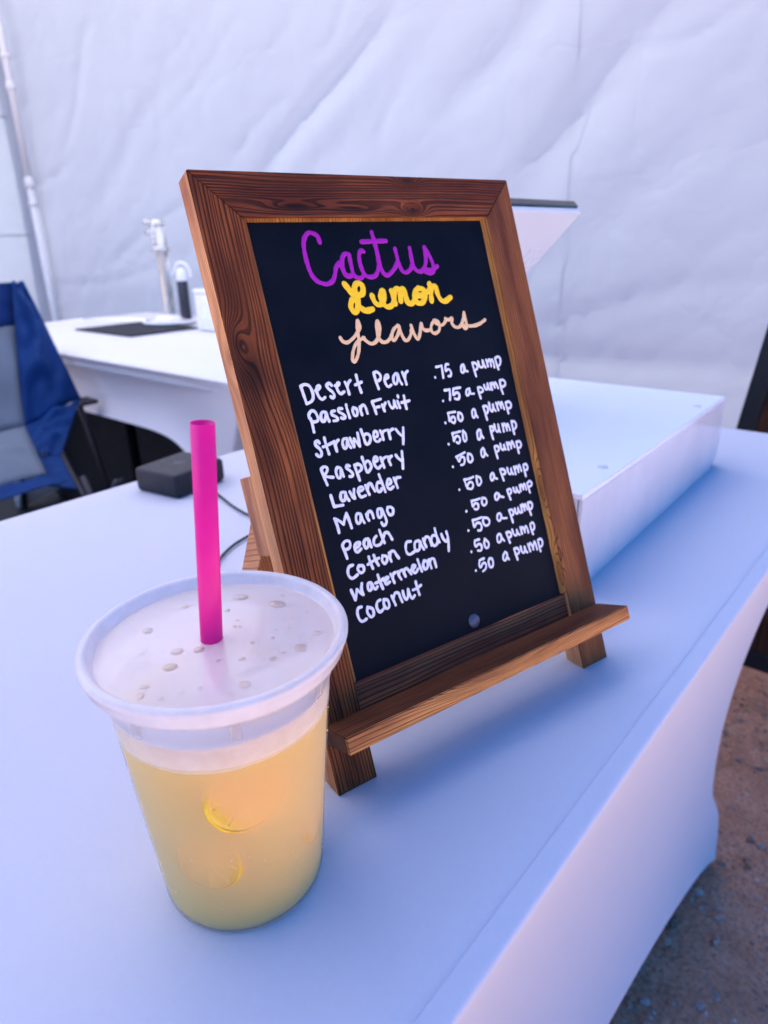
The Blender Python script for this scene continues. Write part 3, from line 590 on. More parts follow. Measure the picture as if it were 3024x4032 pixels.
TEXT = """Cactus|761,3261 755,3298 730,3315 700,3321 668,3297 645,3247 639,3163 648,3079 679,3026 738,3003 788,3018 814,3054 838,3104 868,3129;868,3129 879,3097 889,3056 912,3043 938,3048;952,3178 927,3185 901,3165 887,3126 888,3068 912,3043;952,3178 950,3117 953,3053 981,3028 1009,3030 1028,3049;1065,3195 1049,3202 1026,3173 1020,3109 1035,3049 1072,3030 1118,3039 1152,3085 1165,3133 1166,3216 1162,3317;1171,3234 1169,3121 1180,3054 1211,3035 1245,3051 1282,3080 1311,3115;1067,3257 1163,3258 1258,3259;1317,3206 1319,3157 1320,3109 1337,3059 1367,3046 1408,3068 1426,3092;1438,3206 1434,3135 1436,3086 1458,3054 1495,3049 1530,3076 1554,3131 1563,3209;1563,3209 1588,3155 1604,3098 1598,3048 1561,3031 1525,3045;1515,3064 1568,3055 1601,3060 1638,3077
Lemon|869,2996 891,2963 915,2926 948,2921 985,2928 999,2968 985,2992 953,2991 933,2954 946,2913 937,2866 915,2824 890,2820 878,2853 899,2892 927,2896 942,2848 983,2819 1034,2824;1054,2912 1062,2875 1084,2850 1122,2859 1148,2900 1151,2935 1136,2936 1118,2896 1128,2853 1158,2830 1198,2842 1221,2871;1212,2932 1217,2895 1222,2846;1221,2883 1237,2930 1263,2944 1278,2916 1270,2861;1276,2910 1290,2933 1314,2938 1317,2895 1326,2845 1364,2843 1397,2877;1436,2937 1403,2914 1391,2872 1402,2843 1440,2837 1473,2872 1479,2922 1436,2937;1409,2895 1446,2887 1497,2902 1537,2931;1538,2962 1534,2906 1524,2844;1540,2912 1564,2942 1586,2934 1589,2890 1606,2848 1639,2835 1694,2858
flavors|750,2667 763,2642 795,2633 841,2655 885,2689 911,2722 905,2763 892,2729 885,2677 875,2613 851,2551 816,2509 802,2522 819,2572 851,2616 893,2641 923,2650;916,2651 937,2625 968,2607 1006,2618 1043,2662 1059,2709 1052,2745 1037,2717 1030,2652 1048,2614 1082,2607 1116,2625 1142,2653;1201,2705 1161,2681 1134,2636 1142,2611 1168,2626 1201,2666 1211,2701 1214,2658 1230,2608 1260,2605 1292,2639 1299,2663;1308,2696 1316,2643 1339,2600 1370,2644 1395,2704 1400,2666 1427,2651 1467,2654;1508,2713 1474,2678 1470,2638 1499,2626 1537,2648 1543,2698 1508,2713 1524,2687 1569,2676 1604,2699 1610,2717;1610,2717 1635,2706 1667,2716 1657,2682 1678,2654 1719,2651 1760,2692 1784,2745;1784,2745 1784,2703 1785,2645 1764,2634 1745,2655;1762,2656 1828,2647 1899,2654 1963,2679
Desert|402,2406 407,2368 415,2299;402,2406 432,2414 460,2400 471,2364 467,2327 446,2306 415,2299;494,2368 513,2370 529,2384 525,2394 509,2387 501,2355 509,2325 526,2309 547,2318;611,2385 599,2399 577,2389 585,2367 606,2345 614,2322 601,2307 588,2317;634,2379 659,2379 669,2392 658,2395 645,2378 646,2349 661,2325 689,2334;710,2391 718,2359 721,2314;718,2359 729,2381 751,2398;801,2425 803,2371 810,2312;779,2365 828,2376
Pear|933,2419 937,2369 944,2318;933,2421 958,2426 979,2403 975,2379 957,2368;1013,2374 1035,2378 1037,2396 1017,2391 1004,2365 1008,2334 1022,2320 1046,2329;1101,2398 1078,2380 1070,2341 1086,2331 1105,2357 1113,2396 1117,2355 1130,2323;1154,2399 1162,2360 1166,2318;1165,2359 1176,2388 1196,2401
Passion|410,2213 413,2234 436,2252 459,2239 467,2200 456,2185 427,2185;417,2208 420,2170 419,2125;529,2228 506,2234 489,2210 491,2179 511,2183 530,2223 533,2194 538,2172;591,2228 569,2226 569,2207 594,2189 601,2173 589,2168 570,2169;645,2234 624,2237 619,2219 648,2195 655,2177 639,2172 627,2179;680,2231 686,2169;681,2253 680,2245;728,2228 717,2208 723,2178 743,2180 749,2213 728,2228;775,2224 774,2199 778,2174;774,2199 787,2227 808,2231 817,2208 820,2177
Fruit|872,2241 880,2203 884,2165;873,2244 910,2248 940,2251;880,2203 918,2205;942,2213 945,2193 951,2172;948,2193 963,2215 971,2222;996,2225 1003,2194 1017,2180 1033,2195 1040,2229 1043,2198 1050,2177;1065,2220 1070,2194 1073,2174;1077,2254 1077,2244;1124,2245 1122,2202 1123,2161;1095,2206 1126,2206 1158,2209
Strawberry|437,2054 429,2067 412,2063 410,2044 428,2022 437,1997 429,1977 413,1975 401,1989;478,2079 479,2032 485,1976;456,2026 478,2029 524,2040;537,2045 540,2016 542,1984;541,2020 554,2040 570,2049;631,2048 606,2047 593,2021 599,1991 617,1997 632,2043 634,2008 645,1987;653,2046 660,2018 668,1988;668,1988 672,2011 681,2036;681,2036 695,2012 710,1985;710,1985 712,2024 715,2067;745,2084 751,2041 758,1991 781,1992 800,2018 795,2043 774,2052 754,2041;830,2022 854,2023 858,2050 839,2056 826,2028 832,1997 851,1989 871,2000;883,2053 891,2027 893,1994;891,2027 904,2045 923,2049;941,2048 945,2017 946,1990;943,2018 957,2041 984,2049;1003,2043 1020,2015 1039,1994;1062,2043 1050,1994 1035,1941
Raspberry|407,1896 415,1847 424,1797;408,1898 429,1908 448,1899 445,1879 417,1853;417,1853 444,1842 476,1833;540,1876 518,1886 503,1862 507,1825 526,1824 541,1871 544,1849 548,1824;604,1878 590,1886 580,1871 604,1846 615,1825 606,1812 590,1815;640,1876 646,1833 653,1778;643,1875 669,1877 687,1859 682,1841 665,1832;707,1914 712,1869 719,1818 740,1824 758,1845 752,1876 737,1884 716,1873;788,1869 812,1872 814,1891 798,1897 785,1874 787,1844 805,1823 828,1834;840,1886 845,1853 851,1821;845,1853 857,1875 880,1883;895,1881 899,1852 904,1826;897,1853 908,1873 925,1880;958,1881 973,1856 992,1837;1011,1894 1001,1837 990,1786
Lavender|430,1729 435,1659;435,1659 497,1654;533,1726 506,1731 493,1701 501,1680 521,1685 532,1723 536,1696 546,1672;565,1723 578,1687 591,1674 589,1699 598,1731;621,1711 647,1713 666,1721 656,1735 631,1729 624,1701 636,1674 669,1676;685,1737 691,1706 698,1677;692,1710 709,1741 726,1740 734,1716 744,1689;800,1732 778,1737 762,1710 768,1679 789,1682 795,1693;800,1784 806,1741 818,1668;841,1708 872,1712 875,1734 860,1742 844,1718 844,1687 862,1676 886,1686;904,1740 911,1709 916,1674;911,1711 924,1736 952,1735
Mango|427,1497 426,1543 418,1586;418,1586 446,1567 471,1539;471,1539 483,1563 507,1599;507,1599 514,1555 520,1505;603,1573 579,1579 564,1553 569,1520 591,1527 605,1568 608,1538 616,1514;643,1561 645,1539 652,1520;646,1541 656,1568 678,1573 687,1553 689,1528;761,1568 733,1572 724,1540 730,1518 750,1528 761,1566 771,1528 777,1487 766,1467 747,1464 738,1484;808,1567 800,1547 810,1519 834,1518 845,1546 832,1564 808,1567
Peach|428,1415 435,1375 440,1331;429,1419 454,1436 481,1429 482,1403 466,1387 437,1385;512,1375 537,1381 552,1400 532,1405 511,1390 509,1360 523,1349 550,1362;616,1409 593,1410 578,1388 584,1358 604,1366 618,1403 622,1376 625,1355;677,1411 658,1398 648,1370 664,1353 695,1355 708,1367;710,1442 716,1399 726,1355;721,1382 742,1413 766,1412 777,1394 787,1362
Cotton|467,1281 440,1278 424,1252 425,1222 446,1203 484,1215;509,1266 495,1247 509,1220 534,1226 536,1256 509,1266;590,1300 592,1266 601,1222;628,1300 634,1265 646,1231;572,1256 623,1268 660,1273;690,1281 679,1252 691,1228 713,1241 717,1268 690,1281;741,1285 739,1257 744,1229;739,1257 757,1289 781,1285 792,1258 804,1234
Candy|922,1314 891,1317 874,1289 873,1252 894,1234 939,1245;984,1303 954,1300 941,1266 951,1242 977,1252 993,1298 997,1268 1009,1238;1021,1305 1023,1277 1032,1248;1023,1277 1042,1310 1067,1304 1073,1275 1075,1247;1127,1302 1098,1306 1082,1273 1093,1240 1122,1246 1132,1270;1130,1348 1132,1293 1144,1251;1174,1298 1181,1263 1203,1241 1218,1259;1218,1306 1220,1253 1203,1175
Watermelon|416,1136 424,1100 430,1071;430,1071 444,1099 457,1128;457,1128 472,1106 492,1085;492,1085 488,1122 499,1154;564,1140 543,1141 534,1108 545,1094 562,1110 566,1137 573,1107 587,1092 602,1103;624,1172 628,1132 638,1080;594,1129 627,1130 658,1141;657,1129 681,1127 697,1138 676,1141 665,1121 671,1101 697,1106;717,1153 724,1125 731,1091;725,1122 737,1147 754,1153;773,1153 775,1126 786,1099;775,1128 787,1149 813,1152 817,1130 823,1107;817,1130 825,1149 846,1154 856,1135 869,1110;873,1135 899,1138 916,1152 896,1161 883,1138 892,1114 907,1109 929,1127;942,1186 947,1146 955,1104;989,1165 975,1139 983,1109 1006,1119 1012,1153 989,1165;1028,1162 1030,1134 1034,1103;1031,1134 1044,1160 1069,1156 1072,1128 1074,1100
Coconut|459,1016 435,1015 422,989 426,947 444,928 475,934;502,1002 491,972 508,936 531,944 532,980 502,1002;600,1018 577,1012 564,985 572,952 589,946 611,958;626,1013 619,978 633,951 655,962 653,999 626,1013;688,1017 695,986 702,953;693,990 716,1027 742,1019 747,992 756,957;777,1022 777,988 789,963 807,979 820,1025 821,985 836,956 858,968;889,1053 890,1012 896,962;856,1006 886,1008 922,1019
p1|1411,2333 1411,2331;1437,2400 1461,2401 1486,2403;1486,2403 1483,2363 1479,2321;1546,2406 1525,2407 1513,2376 1512,2363 1540,2373 1555,2350 1545,2325 1526,2326;1677,2389 1658,2382 1645,2347 1656,2335 1672,2344 1680,2382 1684,2347 1701,2338;1759,2390 1763,2354 1769,2295;1762,2392 1789,2384 1802,2361 1788,2343 1764,2337;1815,2394 1819,2361 1837,2350 1854,2361 1860,2400 1863,2369 1873,2346;1894,2398 1898,2349;1896,2374 1924,2397 1930,2379 1927,2348;1930,2379 1949,2394 1956,2367 1956,2336;1981,2400 1982,2364 1990,2318;1984,2402 2016,2407 2028,2385 2015,2351 1988,2341
p2|1434,2167 1433,2166;1466,2236 1487,2235 1509,2236;1509,2236 1504,2199 1494,2166;1544,2236 1577,2236 1605,2236;1544,2236 1532,2193 1564,2207 1584,2192 1574,2165 1556,2161 1539,2168;1684,2219 1657,2212 1646,2183 1657,2173 1675,2187 1684,2208 1688,2181 1715,2178;1761,2206 1763,2175 1768,2137;1763,2215 1791,2211 1805,2191 1790,2178 1767,2179;1824,2224 1827,2197 1840,2191 1854,2207 1858,2233 1859,2206 1866,2187;1884,2229 1888,2182;1886,2207 1905,2231 1914,2212 1918,2194;1918,2203 1931,2230 1943,2208 1948,2185;1978,2235 1976,2186 1983,2140;1981,2237 2012,2237 2027,2215 2014,2194 1986,2189
p3|1412,2019 1412,2017;1451,2079 1484,2080 1516,2079;1451,2079 1452,2053 1451,2024 1474,2045 1496,2046 1501,2024 1487,2005 1468,2016;1541,2069 1530,2032 1546,2010 1568,2026 1565,2057 1541,2069;1682,2073 1664,2059 1659,2020 1671,2014 1688,2033 1692,2067 1693,2032 1702,2011;1772,2077 1778,2037 1783,1981;1776,2079 1804,2075 1812,2053 1799,2029 1780,2023;1833,2095 1832,2050 1847,2030 1863,2055 1866,2085 1867,2050 1879,2030;1898,2085 1906,2030;1904,2062 1922,2086 1933,2071 1937,2043;1938,2057 1952,2084 1958,2063 1964,2030;1988,2072 1991,2040 1995,1994;1991,2073 2020,2076 2038,2055 2024,2030 1997,2030
p4|1399,1874 1399,1872;1449,1939 1482,1939 1521,1941;1449,1939 1451,1908 1450,1885 1474,1913 1498,1909 1505,1886 1488,1863 1471,1873;1546,1941 1535,1894 1541,1867 1562,1880 1562,1919 1546,1941;1691,1925 1669,1909 1663,1867 1674,1856 1695,1879 1702,1921 1703,1886 1713,1862;1794,1928 1795,1883 1800,1838;1796,1928 1819,1924 1821,1901 1803,1891;1838,1938 1841,1898 1854,1880 1871,1897 1875,1934 1875,1901 1879,1876;1913,1928 1914,1872;1914,1903 1933,1927 1943,1908 1946,1876;1948,1893 1962,1922 1970,1908 1975,1873;2005,1933 2006,1883 2008,1838;2008,1933 2036,1924 2045,1900 2028,1875 2007,1874
p5|1393,1717 1392,1716;1438,1776 1476,1784 1520,1793;1443,1775 1449,1755 1456,1740 1477,1766 1503,1761 1505,1739 1490,1716 1465,1715;1544,1779 1535,1738 1552,1717 1576,1734 1571,1766 1544,1779;1690,1792 1669,1778 1662,1744 1675,1731 1692,1747 1697,1786 1700,1755 1714,1734;1795,1781 1798,1741 1803,1697;1799,1785 1825,1782 1834,1761 1818,1746 1799,1745;1855,1793 1855,1761 1871,1745 1886,1765 1887,1787 1888,1760 1895,1745;1918,1790 1921,1738;1919,1763 1938,1787 1947,1767 1950,1744;1951,1757 1970,1792 1979,1770 1984,1747;2009,1778 2010,1737 2013,1696;2013,1780 2043,1777 2051,1753 2036,1733 2012,1735
p6|1404,1554 1404,1553;1463,1611 1508,1609 1547,1614;1463,1611 1469,1583 1473,1561 1501,1584 1526,1579 1530,1557 1509,1537 1475,1549;1576,1614 1570,1565 1579,1547 1608,1565 1604,1596 1576,1614;1725,1606 1704,1592 1699,1563 1710,1555 1728,1570 1732,1603 1737,1570 1756,1558;1800,1614 1806,1575 1814,1533;1804,1616 1833,1610 1847,1588 1832,1576 1809,1576;1871,1613 1873,1578 1888,1562 1902,1581 1904,1606 1905,1580 1914,1559;1937,1609 1938,1554;1938,1582 1960,1608 1969,1589 1970,1563;1971,1576 1988,1613 1997,1592 2000,1565;2029,1603 2030,1564 2032,1520;2033,1605 2059,1604 2067,1578 2054,1563 2030,1564
p7|1423,1399 1422,1397;1485,1455 1523,1455 1563,1456;1485,1455 1485,1435 1487,1416 1511,1433 1535,1423 1533,1399 1514,1389 1498,1397;1585,1456 1573,1423 1586,1401 1614,1414 1614,1443 1585,1456;1725,1461 1704,1448 1701,1419 1717,1414 1735,1429 1737,1456 1747,1432 1778,1419;1825,1455 1831,1424 1840,1388;1827,1460 1853,1462 1862,1443 1846,1427 1829,1429;1888,1463 1889,1437 1901,1426 1914,1441 1917,1461 1921,1435 1934,1419;1951,1467 1953,1425;1953,1445 1969,1470 1979,1452 1982,1432;1983,1443 1999,1470 2007,1446 2009,1424;2027,1464 2033,1432 2037,1396;2031,1467 2058,1477 2074,1458 2059,1440 2032,1441
p8|1403,1266 1403,1265;1458,1325 1498,1324 1542,1326;1458,1325 1459,1300 1461,1277 1488,1297 1518,1290 1524,1263 1510,1242 1487,1246;1557,1320 1546,1292 1559,1263 1590,1264 1604,1286 1589,1310 1557,1320;1713,1315 1690,1312 1678,1281 1693,1264 1714,1280 1720,1309 1725,1278 1765,1268;1802,1315 1809,1271 1815,1224;1802,1317 1830,1313 1840,1289 1827,1275 1807,1275;1859,1315 1859,1284 1871,1275 1887,1291 1889,1316 1893,1289 1906,1273;1921,1326 1923,1274;1923,1304 1940,1329 1948,1307 1949,1281;1951,1298 1965,1325 1973,1310 1977,1283;1993,1327 1996,1278 2002,1235;1996,1329 2025,1324 2033,1301 2017,1278 1993,1279
p9|1389,1120 1388,1118;1477,1184 1458,1185 1440,1185;1440,1185 1432,1166 1436,1144 1463,1154 1484,1144 1486,1123 1471,1106 1448,1112;1528,1175 1514,1145 1521,1112 1543,1112 1554,1139 1528,1175;1667,1177 1645,1166 1637,1130 1650,1118 1674,1133 1677,1172 1684,1139 1698,1118;1732,1165 1739,1129 1747,1090;1733,1169 1761,1166 1775,1146 1761,1128 1742,1132;1792,1176 1799,1139 1818,1126 1832,1144 1833,1165 1839,1138 1852,1122;1873,1173 1876,1124;1874,1146 1890,1171 1902,1152 1907,1127;1907,1138 1925,1169 1937,1148 1939,1117;1973,1170 1973,1130 1981,1095;1977,1173 1999,1177 2010,1152 1996,1125 1975,1126
p10|1391,985 1391,984;1483,1046 1461,1046 1442,1043;1442,1043 1430,1013 1438,994 1460,1013 1482,1015 1489,992 1475,971 1451,963;1531,1033 1516,1010 1520,975 1540,970 1556,995 1551,1026 1531,1033;1684,1039 1661,1021 1653,993 1670,982 1693,1004 1696,1033 1695,999 1703,980;1771,1035 1777,994 1783,956;1772,1039 1803,1035 1814,1010 1801,996 1774,995;1837,1039 1838,1004 1853,987 1870,1004 1872,1029 1877,998 1888,982;1910,1037 1920,982;1913,1006 1931,1038 1946,1019 1952,986;1953,999 1977,1041 1985,1017 1988,977;2013,1039 2015,996 2018,955;2017,1042 2044,1042 2055,1017 2041,989 2017,991"""
LINES = [['Cactus'], ['Lemon'], ['flavors'], ['Desert', 'Pear', 'p1'], ['Passion', 'Fruit', 'p2'], ['Strawberry', 'p3'], ['Raspberry', 'p4'], ['Lavender', 'p5'],
         ['Mango', 'p6'], ['Peach', 'p7'], ['Cotton', 'Candy', 'p8'], ['Watermelon', 'p9'], ['Coconut', 'p10']]
words = {l.split('|')[0]: [[tuple(int(c) * 1e-4 for c in q.split(',')) for q in st.split()] for st in l.split('|')[1].split(';')] for l in TEXT.strip().split('\n')}
def letter_mesh(strokes, rad):
    vs = []; fs = []
    prof = [(-1.0, 0.0), (-0.82, 0.55), (-0.35, 0.92), (0.35, 0.92), (0.82, 0.55), (1.0, 0.0)]
    for si, st in enumerate(strokes):
        pts = [Vector(q) for q in smooth_poly([Vector((a, b)) for a, b in st], 0.0006)]
        rr = rad * (1.0 + 0.06 * random.uniform(-1, 1)); h = 0.00022 + 0.00001 * si; n = len(pts)
        base = -0.00452
        rings = []
        def dirn(i):
            d = pts[min(i + 1, n - 1)] - pts[max(i - 1, 0)]
            return d.normalized() if d.length > 1e-9 else Vector((1, 0))
        seq = []
        d0 = dirn(0); d1 = dirn(n - 1)
        for a in (90, 65, 40, 15): seq.append((pts[0] - d0 * rr * sin(radians(a)), d0, max(0.02, cos(radians(a)))))
        for i in range(n): seq.append((pts[i], dirn(i), 1.0 + 0.08 * sin(i * 0.31 + si * 2.1) + 0.05 * sin(i * 0.83 + si)))
        for a in (15, 40, 65, 90): seq.append((pts[-1] + d1 * rr * sin(radians(a)), d1, max(0.02, cos(radians(a)))))
        for (c, d, k) in seq:
            nn = Vector((-d.y, d.x)); b0 = len(vs)
            for (x, y) in prof: vs.append((c.x + nn.x * x * rr * k, c.y + nn.y * x * rr * k, base + h * y * (0.3 + 0.7 * min(1, k))))
            rings.append(b0)
        for r0, r1 in zip(rings, rings[1:]):
            for q in range(5): fs.append((r0 + q, r0 + q + 1, r1 + q + 1, r1 + q))
    return vs, fs
for ln in LINES:
    for wd_ in ln:
        rad = INK[wd_][1] if wd_ in INK else (0.00092 if wd_[0] == 'p' and wd_[1].isdigit() else 0.00100)
        v_, f_ = letter_mesh(words[wd_], rad)
        mesh_obj('lettering', v_, f_, INK[ln[0]][0] if ln[0] in INK else INK_W, chalk, smooth=True)
bm = bmesh.new(); add_lathe(bm, [(0.0, 0.0009), (0.0042, 0.0009), (0.0048, 0.0004), (0.0048, -0.0003)], 32, (0.1280, 0.0660, -0.0045))
MAT_MAG = simple('dull_steel_magnet', (0.07, 0.08, 0.12), 0.4, 0.4, 0.3)
tag(bm_obj('magnet', bm, MAT_MAG, chalk, True))
# backing board, blocks and rear legs
bm = bmesh.new(); add_box(bm, (W_ / 2, (H_ + 0.05) / 2, -0.0105), (W_ - 2 * SW + 0.006, H_ - 0.05 - 2 * TR * .6, 0.004)); bm_obj('backing_panel', bm, w_blk, board)
for u0 in (0.0003, W_ - 0.0213):
    bm = bmesh.new(); add_box(bm, (u0 + 0.0105, 0.1706, -TH - 0.00952), (0.021, 0.0489, 0.0188), None, 0.0007); bm_obj('rear_block', bm, w_blk, board)
for u0 in (0.0112, W_ - 0.0112):
    a = Vector((u0, 0.1650, -0.0300)); d = Vector((0, -0.64, -0.768)).normalized(); L_ = 0.1605
    x = Vector((1, 0, 0)); y = d.cross(x).normalized(); rm = Matrix((x, y, d)).transposed()
    bm = bmesh.new(); add_box(bm, a + d * L_ / 2, (0.0160, 0.0190, L_), rm, 0.0008); bm_obj('rear_leg', bm, w_leg, board)
inv_em = em.inverted()
fw0 = inv_em @ (EO + EU * 0.026 + Vector((EW.x, EW.y, 0)).normalized() * -0.112 + Vector((0, 0, 0.055)))
fw1 = inv_em @ (EO + EU * (W_ - 0.026) + Vector((EW.x, EW.y, 0)).normalized() * -0.112 + Vector((0, 0, 0.055)))
bm = bmesh.new(); add_box(bm, (fw0 + fw1) / 2, ((fw1 - fw0).length, 0.014, 0.008), None, 0.0006); bm_obj('rear_crossbar', bm, w_blk, board)

# ================================================================== DRINK
CUPC = Vector((-0.2310, 0.1520, T + 0.0006))
cup = empty('plastic_cup', CUPC); tag(cup, 'frosted plastic takeaway cup with milky lid, full of lemonade, beside the menu board', 'cup')
def thin_plastic(name, col, opac, transl, rough=0.25, gloss=0.10, nz=55.0, bmp=0.12, fk=0.6):
    s = N(name); o = s.obj()
    f = s.noise(o, nz, 4, 0.6)
    nrm = s.bump(f, bmp, 0.001)
    df = s.n('BsdfDiffuse'); df.inputs[0].default_value = (*col, 1); s.l(nrm, df.inputs['Normal'])
    tl = s.n('BsdfTranslucent'); tl.inputs[0].default_value = (*col, 1)
    a = s.mixsh(transl, df.outputs[0], tl.outputs[0])
    tp = s.n('BsdfTransparent'); tp.inputs[0].default_value = (0.97, 0.97, 0.98, 1)
    op = s.ramp(f, [(0.3, opac * 0.88), (0.7, min(1, opac * 1.1))])
    b = s.mixsh(op, tp.outputs[0], a)
    gl = s.n('BsdfGlossy'); gl.inputs['Roughness'].default_value = rough; s.l(nrm, gl.inputs['Normal'])
    fr = s.n('Fresnel'); fr.inputs['IOR'].default_value = 1.45
    return s.done(s.mixsh(s.math('ADD', s.math('MULTIPLY', fr.outputs[0], fk), gloss * 0.2), b, gl.outputs[0]))
MAT_WALL = thin_plastic('frosted_cup_plastic', (0.98, 0.80, 0.55), 0.07, 0.4, 0.30, 0.0, fk=0.28)
MAT_FOG = thin_plastic('fogged_cup_plastic', (1.0, 0.92, 0.87), 0.88, 0.4, 0.3)
MAT_HAZY = thin_plastic('steamed_cup_plastic', (1.0, 0.91, 0.84), 0.60, 0.4, 0.3, nz=90.0)
MAT_FRINGE = thin_plastic('foam_fringe', (1.0, 0.92, 0.80), 0.40, 0.4, 0.3)
MAT_LID = thin_plastic('milky_lid_plastic', (1.0, 0.92, 0.87), 0.88, 0.45, 0.16, bmp=0.03, fk=0.5)
MAT_LIDP = thin_plastic('milky_lid_panel', (0.97, 0.90, 0.87), 0.82, 0.45, 0.16, nz=9.0, bmp=0.04)
CH = 0.143
prof = [(0.0, 0.0025), (0.034, 0.0025), (0.0362, 0.0010), (0.0378, 0.0006), (0.0395, 0.0022), (0.0403, 0.0050)]
zc, rc = 0.118, 0.0497
def rw(z): return 0.0403 + (rc - 0.0403) * (z - .005) / (zc - .005)
for i in range(1, 11):
    z_ = 0.005 + (0.1069 - 0.005) * i / 10; prof.append((rw(z_), z_))
bm = bmesh.new(); add_lathe(bm, prof, 128); bm_obj('cup_wall', bm, MAT_WALL, cup, True)
bm = bmesh.new()                                             # steamed up zone above the drink, its lower border runny
n_ = 160; ra = [bm.verts.new((rw(0.1069) * cos(2 * pi * k / n_), rw(0.1069) * sin(2 * pi * k / n_), 0.1069)) for k in range(n_)]; rb = [bm.verts.new((rc * cos(2 * pi * k / n_), rc * sin(2 * pi * k / n_), zc)) for k in range(n_)]
for k in range(n_): bm.faces.new((ra[k], ra[(k + 1) % n_], rb[(k + 1) % n_], rb[k]))
bm_obj('fogged_wall', bm, MAT_HAZY, cup, True)
bm = bmesh.new(); rc_ = []
for k in range(n_):
    a_ = 2 * pi * k / n_; zz = 0.1069 - 0.0012 - 0.0022 * max(0, mnoise.noise(Vector((cos(a_) * 2.2, sin(a_) * 2.2, 5.0))) + .25); rc_.append(bm.verts.new((( rw(zz) + .00012) * cos(a_), (rw(zz) + .00012) * sin(a_), zz)))
ra = [bm.verts.new(((rw(0.1069) + .00012) * cos(2 * pi * k / n_), (rw(0.1069) + .00012) * sin(2 * pi * k / n_), 0.1069)) for k in range(n_)]
for k in range(n_): bm.faces.new((rc_[k], rc_[(k + 1) % n_], ra[(k + 1) % n_], ra[k]))
bm_obj('fog_fringe', bm, MAT_FRINGE, cup, True)
bm = bmesh.new(); add_lathe(bm, [(rc, zc), (rc + .0003, zc + .0030), (rc + .0016, zc + .0045), (rc + .0022, zc + .012), (0.0532, 0.1365), (0.0545, 0.1370)], 128); bm_obj('upper_band', bm, MAT_FOG, cup, True)
for k in range(8):                                           # moulded stacking ribs
    a = 2 * pi * k / 8 + 0.25; bm = bmesh.new()
    add_box(bm, ((rc + .0026) * cos(a), (rc + .0026) * sin(a), zc + .0085), (0.0012, 0.0045, 0.0085), Matrix.Rotation(a, 3, 'Z'), 0.0005); bm_obj('rib', bm, MAT_WALL, cup)
# lid: skirt, rolled rim, sunken panel
lidp = [(0.0548, CH - 0.0102), (0.0562, CH - 0.0100), (0.0572, CH - 0.0085), (0.0579, CH - 0.0040), (0.0590, CH - 0.0030), (0.0591, CH - 0.0012), (0.0583, CH - 0.0001), (0.0572, CH + 0.0003), (0.0556, CH + 0.0001), (0.0545, CH - 0.0010), (0.0536, CH - 0.0040), (0.0524, CH - 0.0052)]
bm = bmesh.new(); add_lathe(bm, lidp, 128); lid = bm_obj('lid', bm, MAT_LID, cup, True)
bm = bmesh.new(); add_lathe(bm, [(0.0524, CH - 0.0052), (0.0500, CH - 0.0050), (0.0488, CH - 0.0043), (0.030, CH - 0.0040), (0.0, CH - 0.0038)], 128); bm_obj('lid_panel', bm, MAT_LIDP, lid, True)
# drops on the lid
dm = N('water_drop'); gl = dm.n('BsdfGlass'); gl.inputs['Roughness'].default_value = 0.02; gl.inputs['IOR'].default_value = 1.33; gl.inputs[0].default_value = (1, 0.98, 0.95, 1)
tpd = dm.n('BsdfTransparent'); tpd.inputs[0].default_value = (1.0, 0.98, 0.96, 1)
gld = dm.n('BsdfGlossy'); gld.inputs['Roughness'].default_value = 0.06; frd = dm.n('Fresnel'); frd.inputs['IOR'].default_value = 1.33
MAT_DROP = dm.done(dm.mixsh(dm.math('MINIMUM', dm.math('MULTIPLY', frd.outputs[0], 1.1), 1.0), tpd.outputs[0], gld.outputs[0]))
bm = bmesh.new(); add_lathe(bm, [(1.0, 0.0), (0.93, 0.14), (0.75, 0.26), (0.45, 0.35), (0.0, 0.38)], 14); bmesh.ops.recalc_face_normals(bm, faces=bm.faces)
dme = bpy.data.meshes.new('water_drop'); bm.to_mesh(dme); bm.free(); dme.materials.append(MAT_DROP)
for p_ in dme.polygons: p_.use_smooth = True
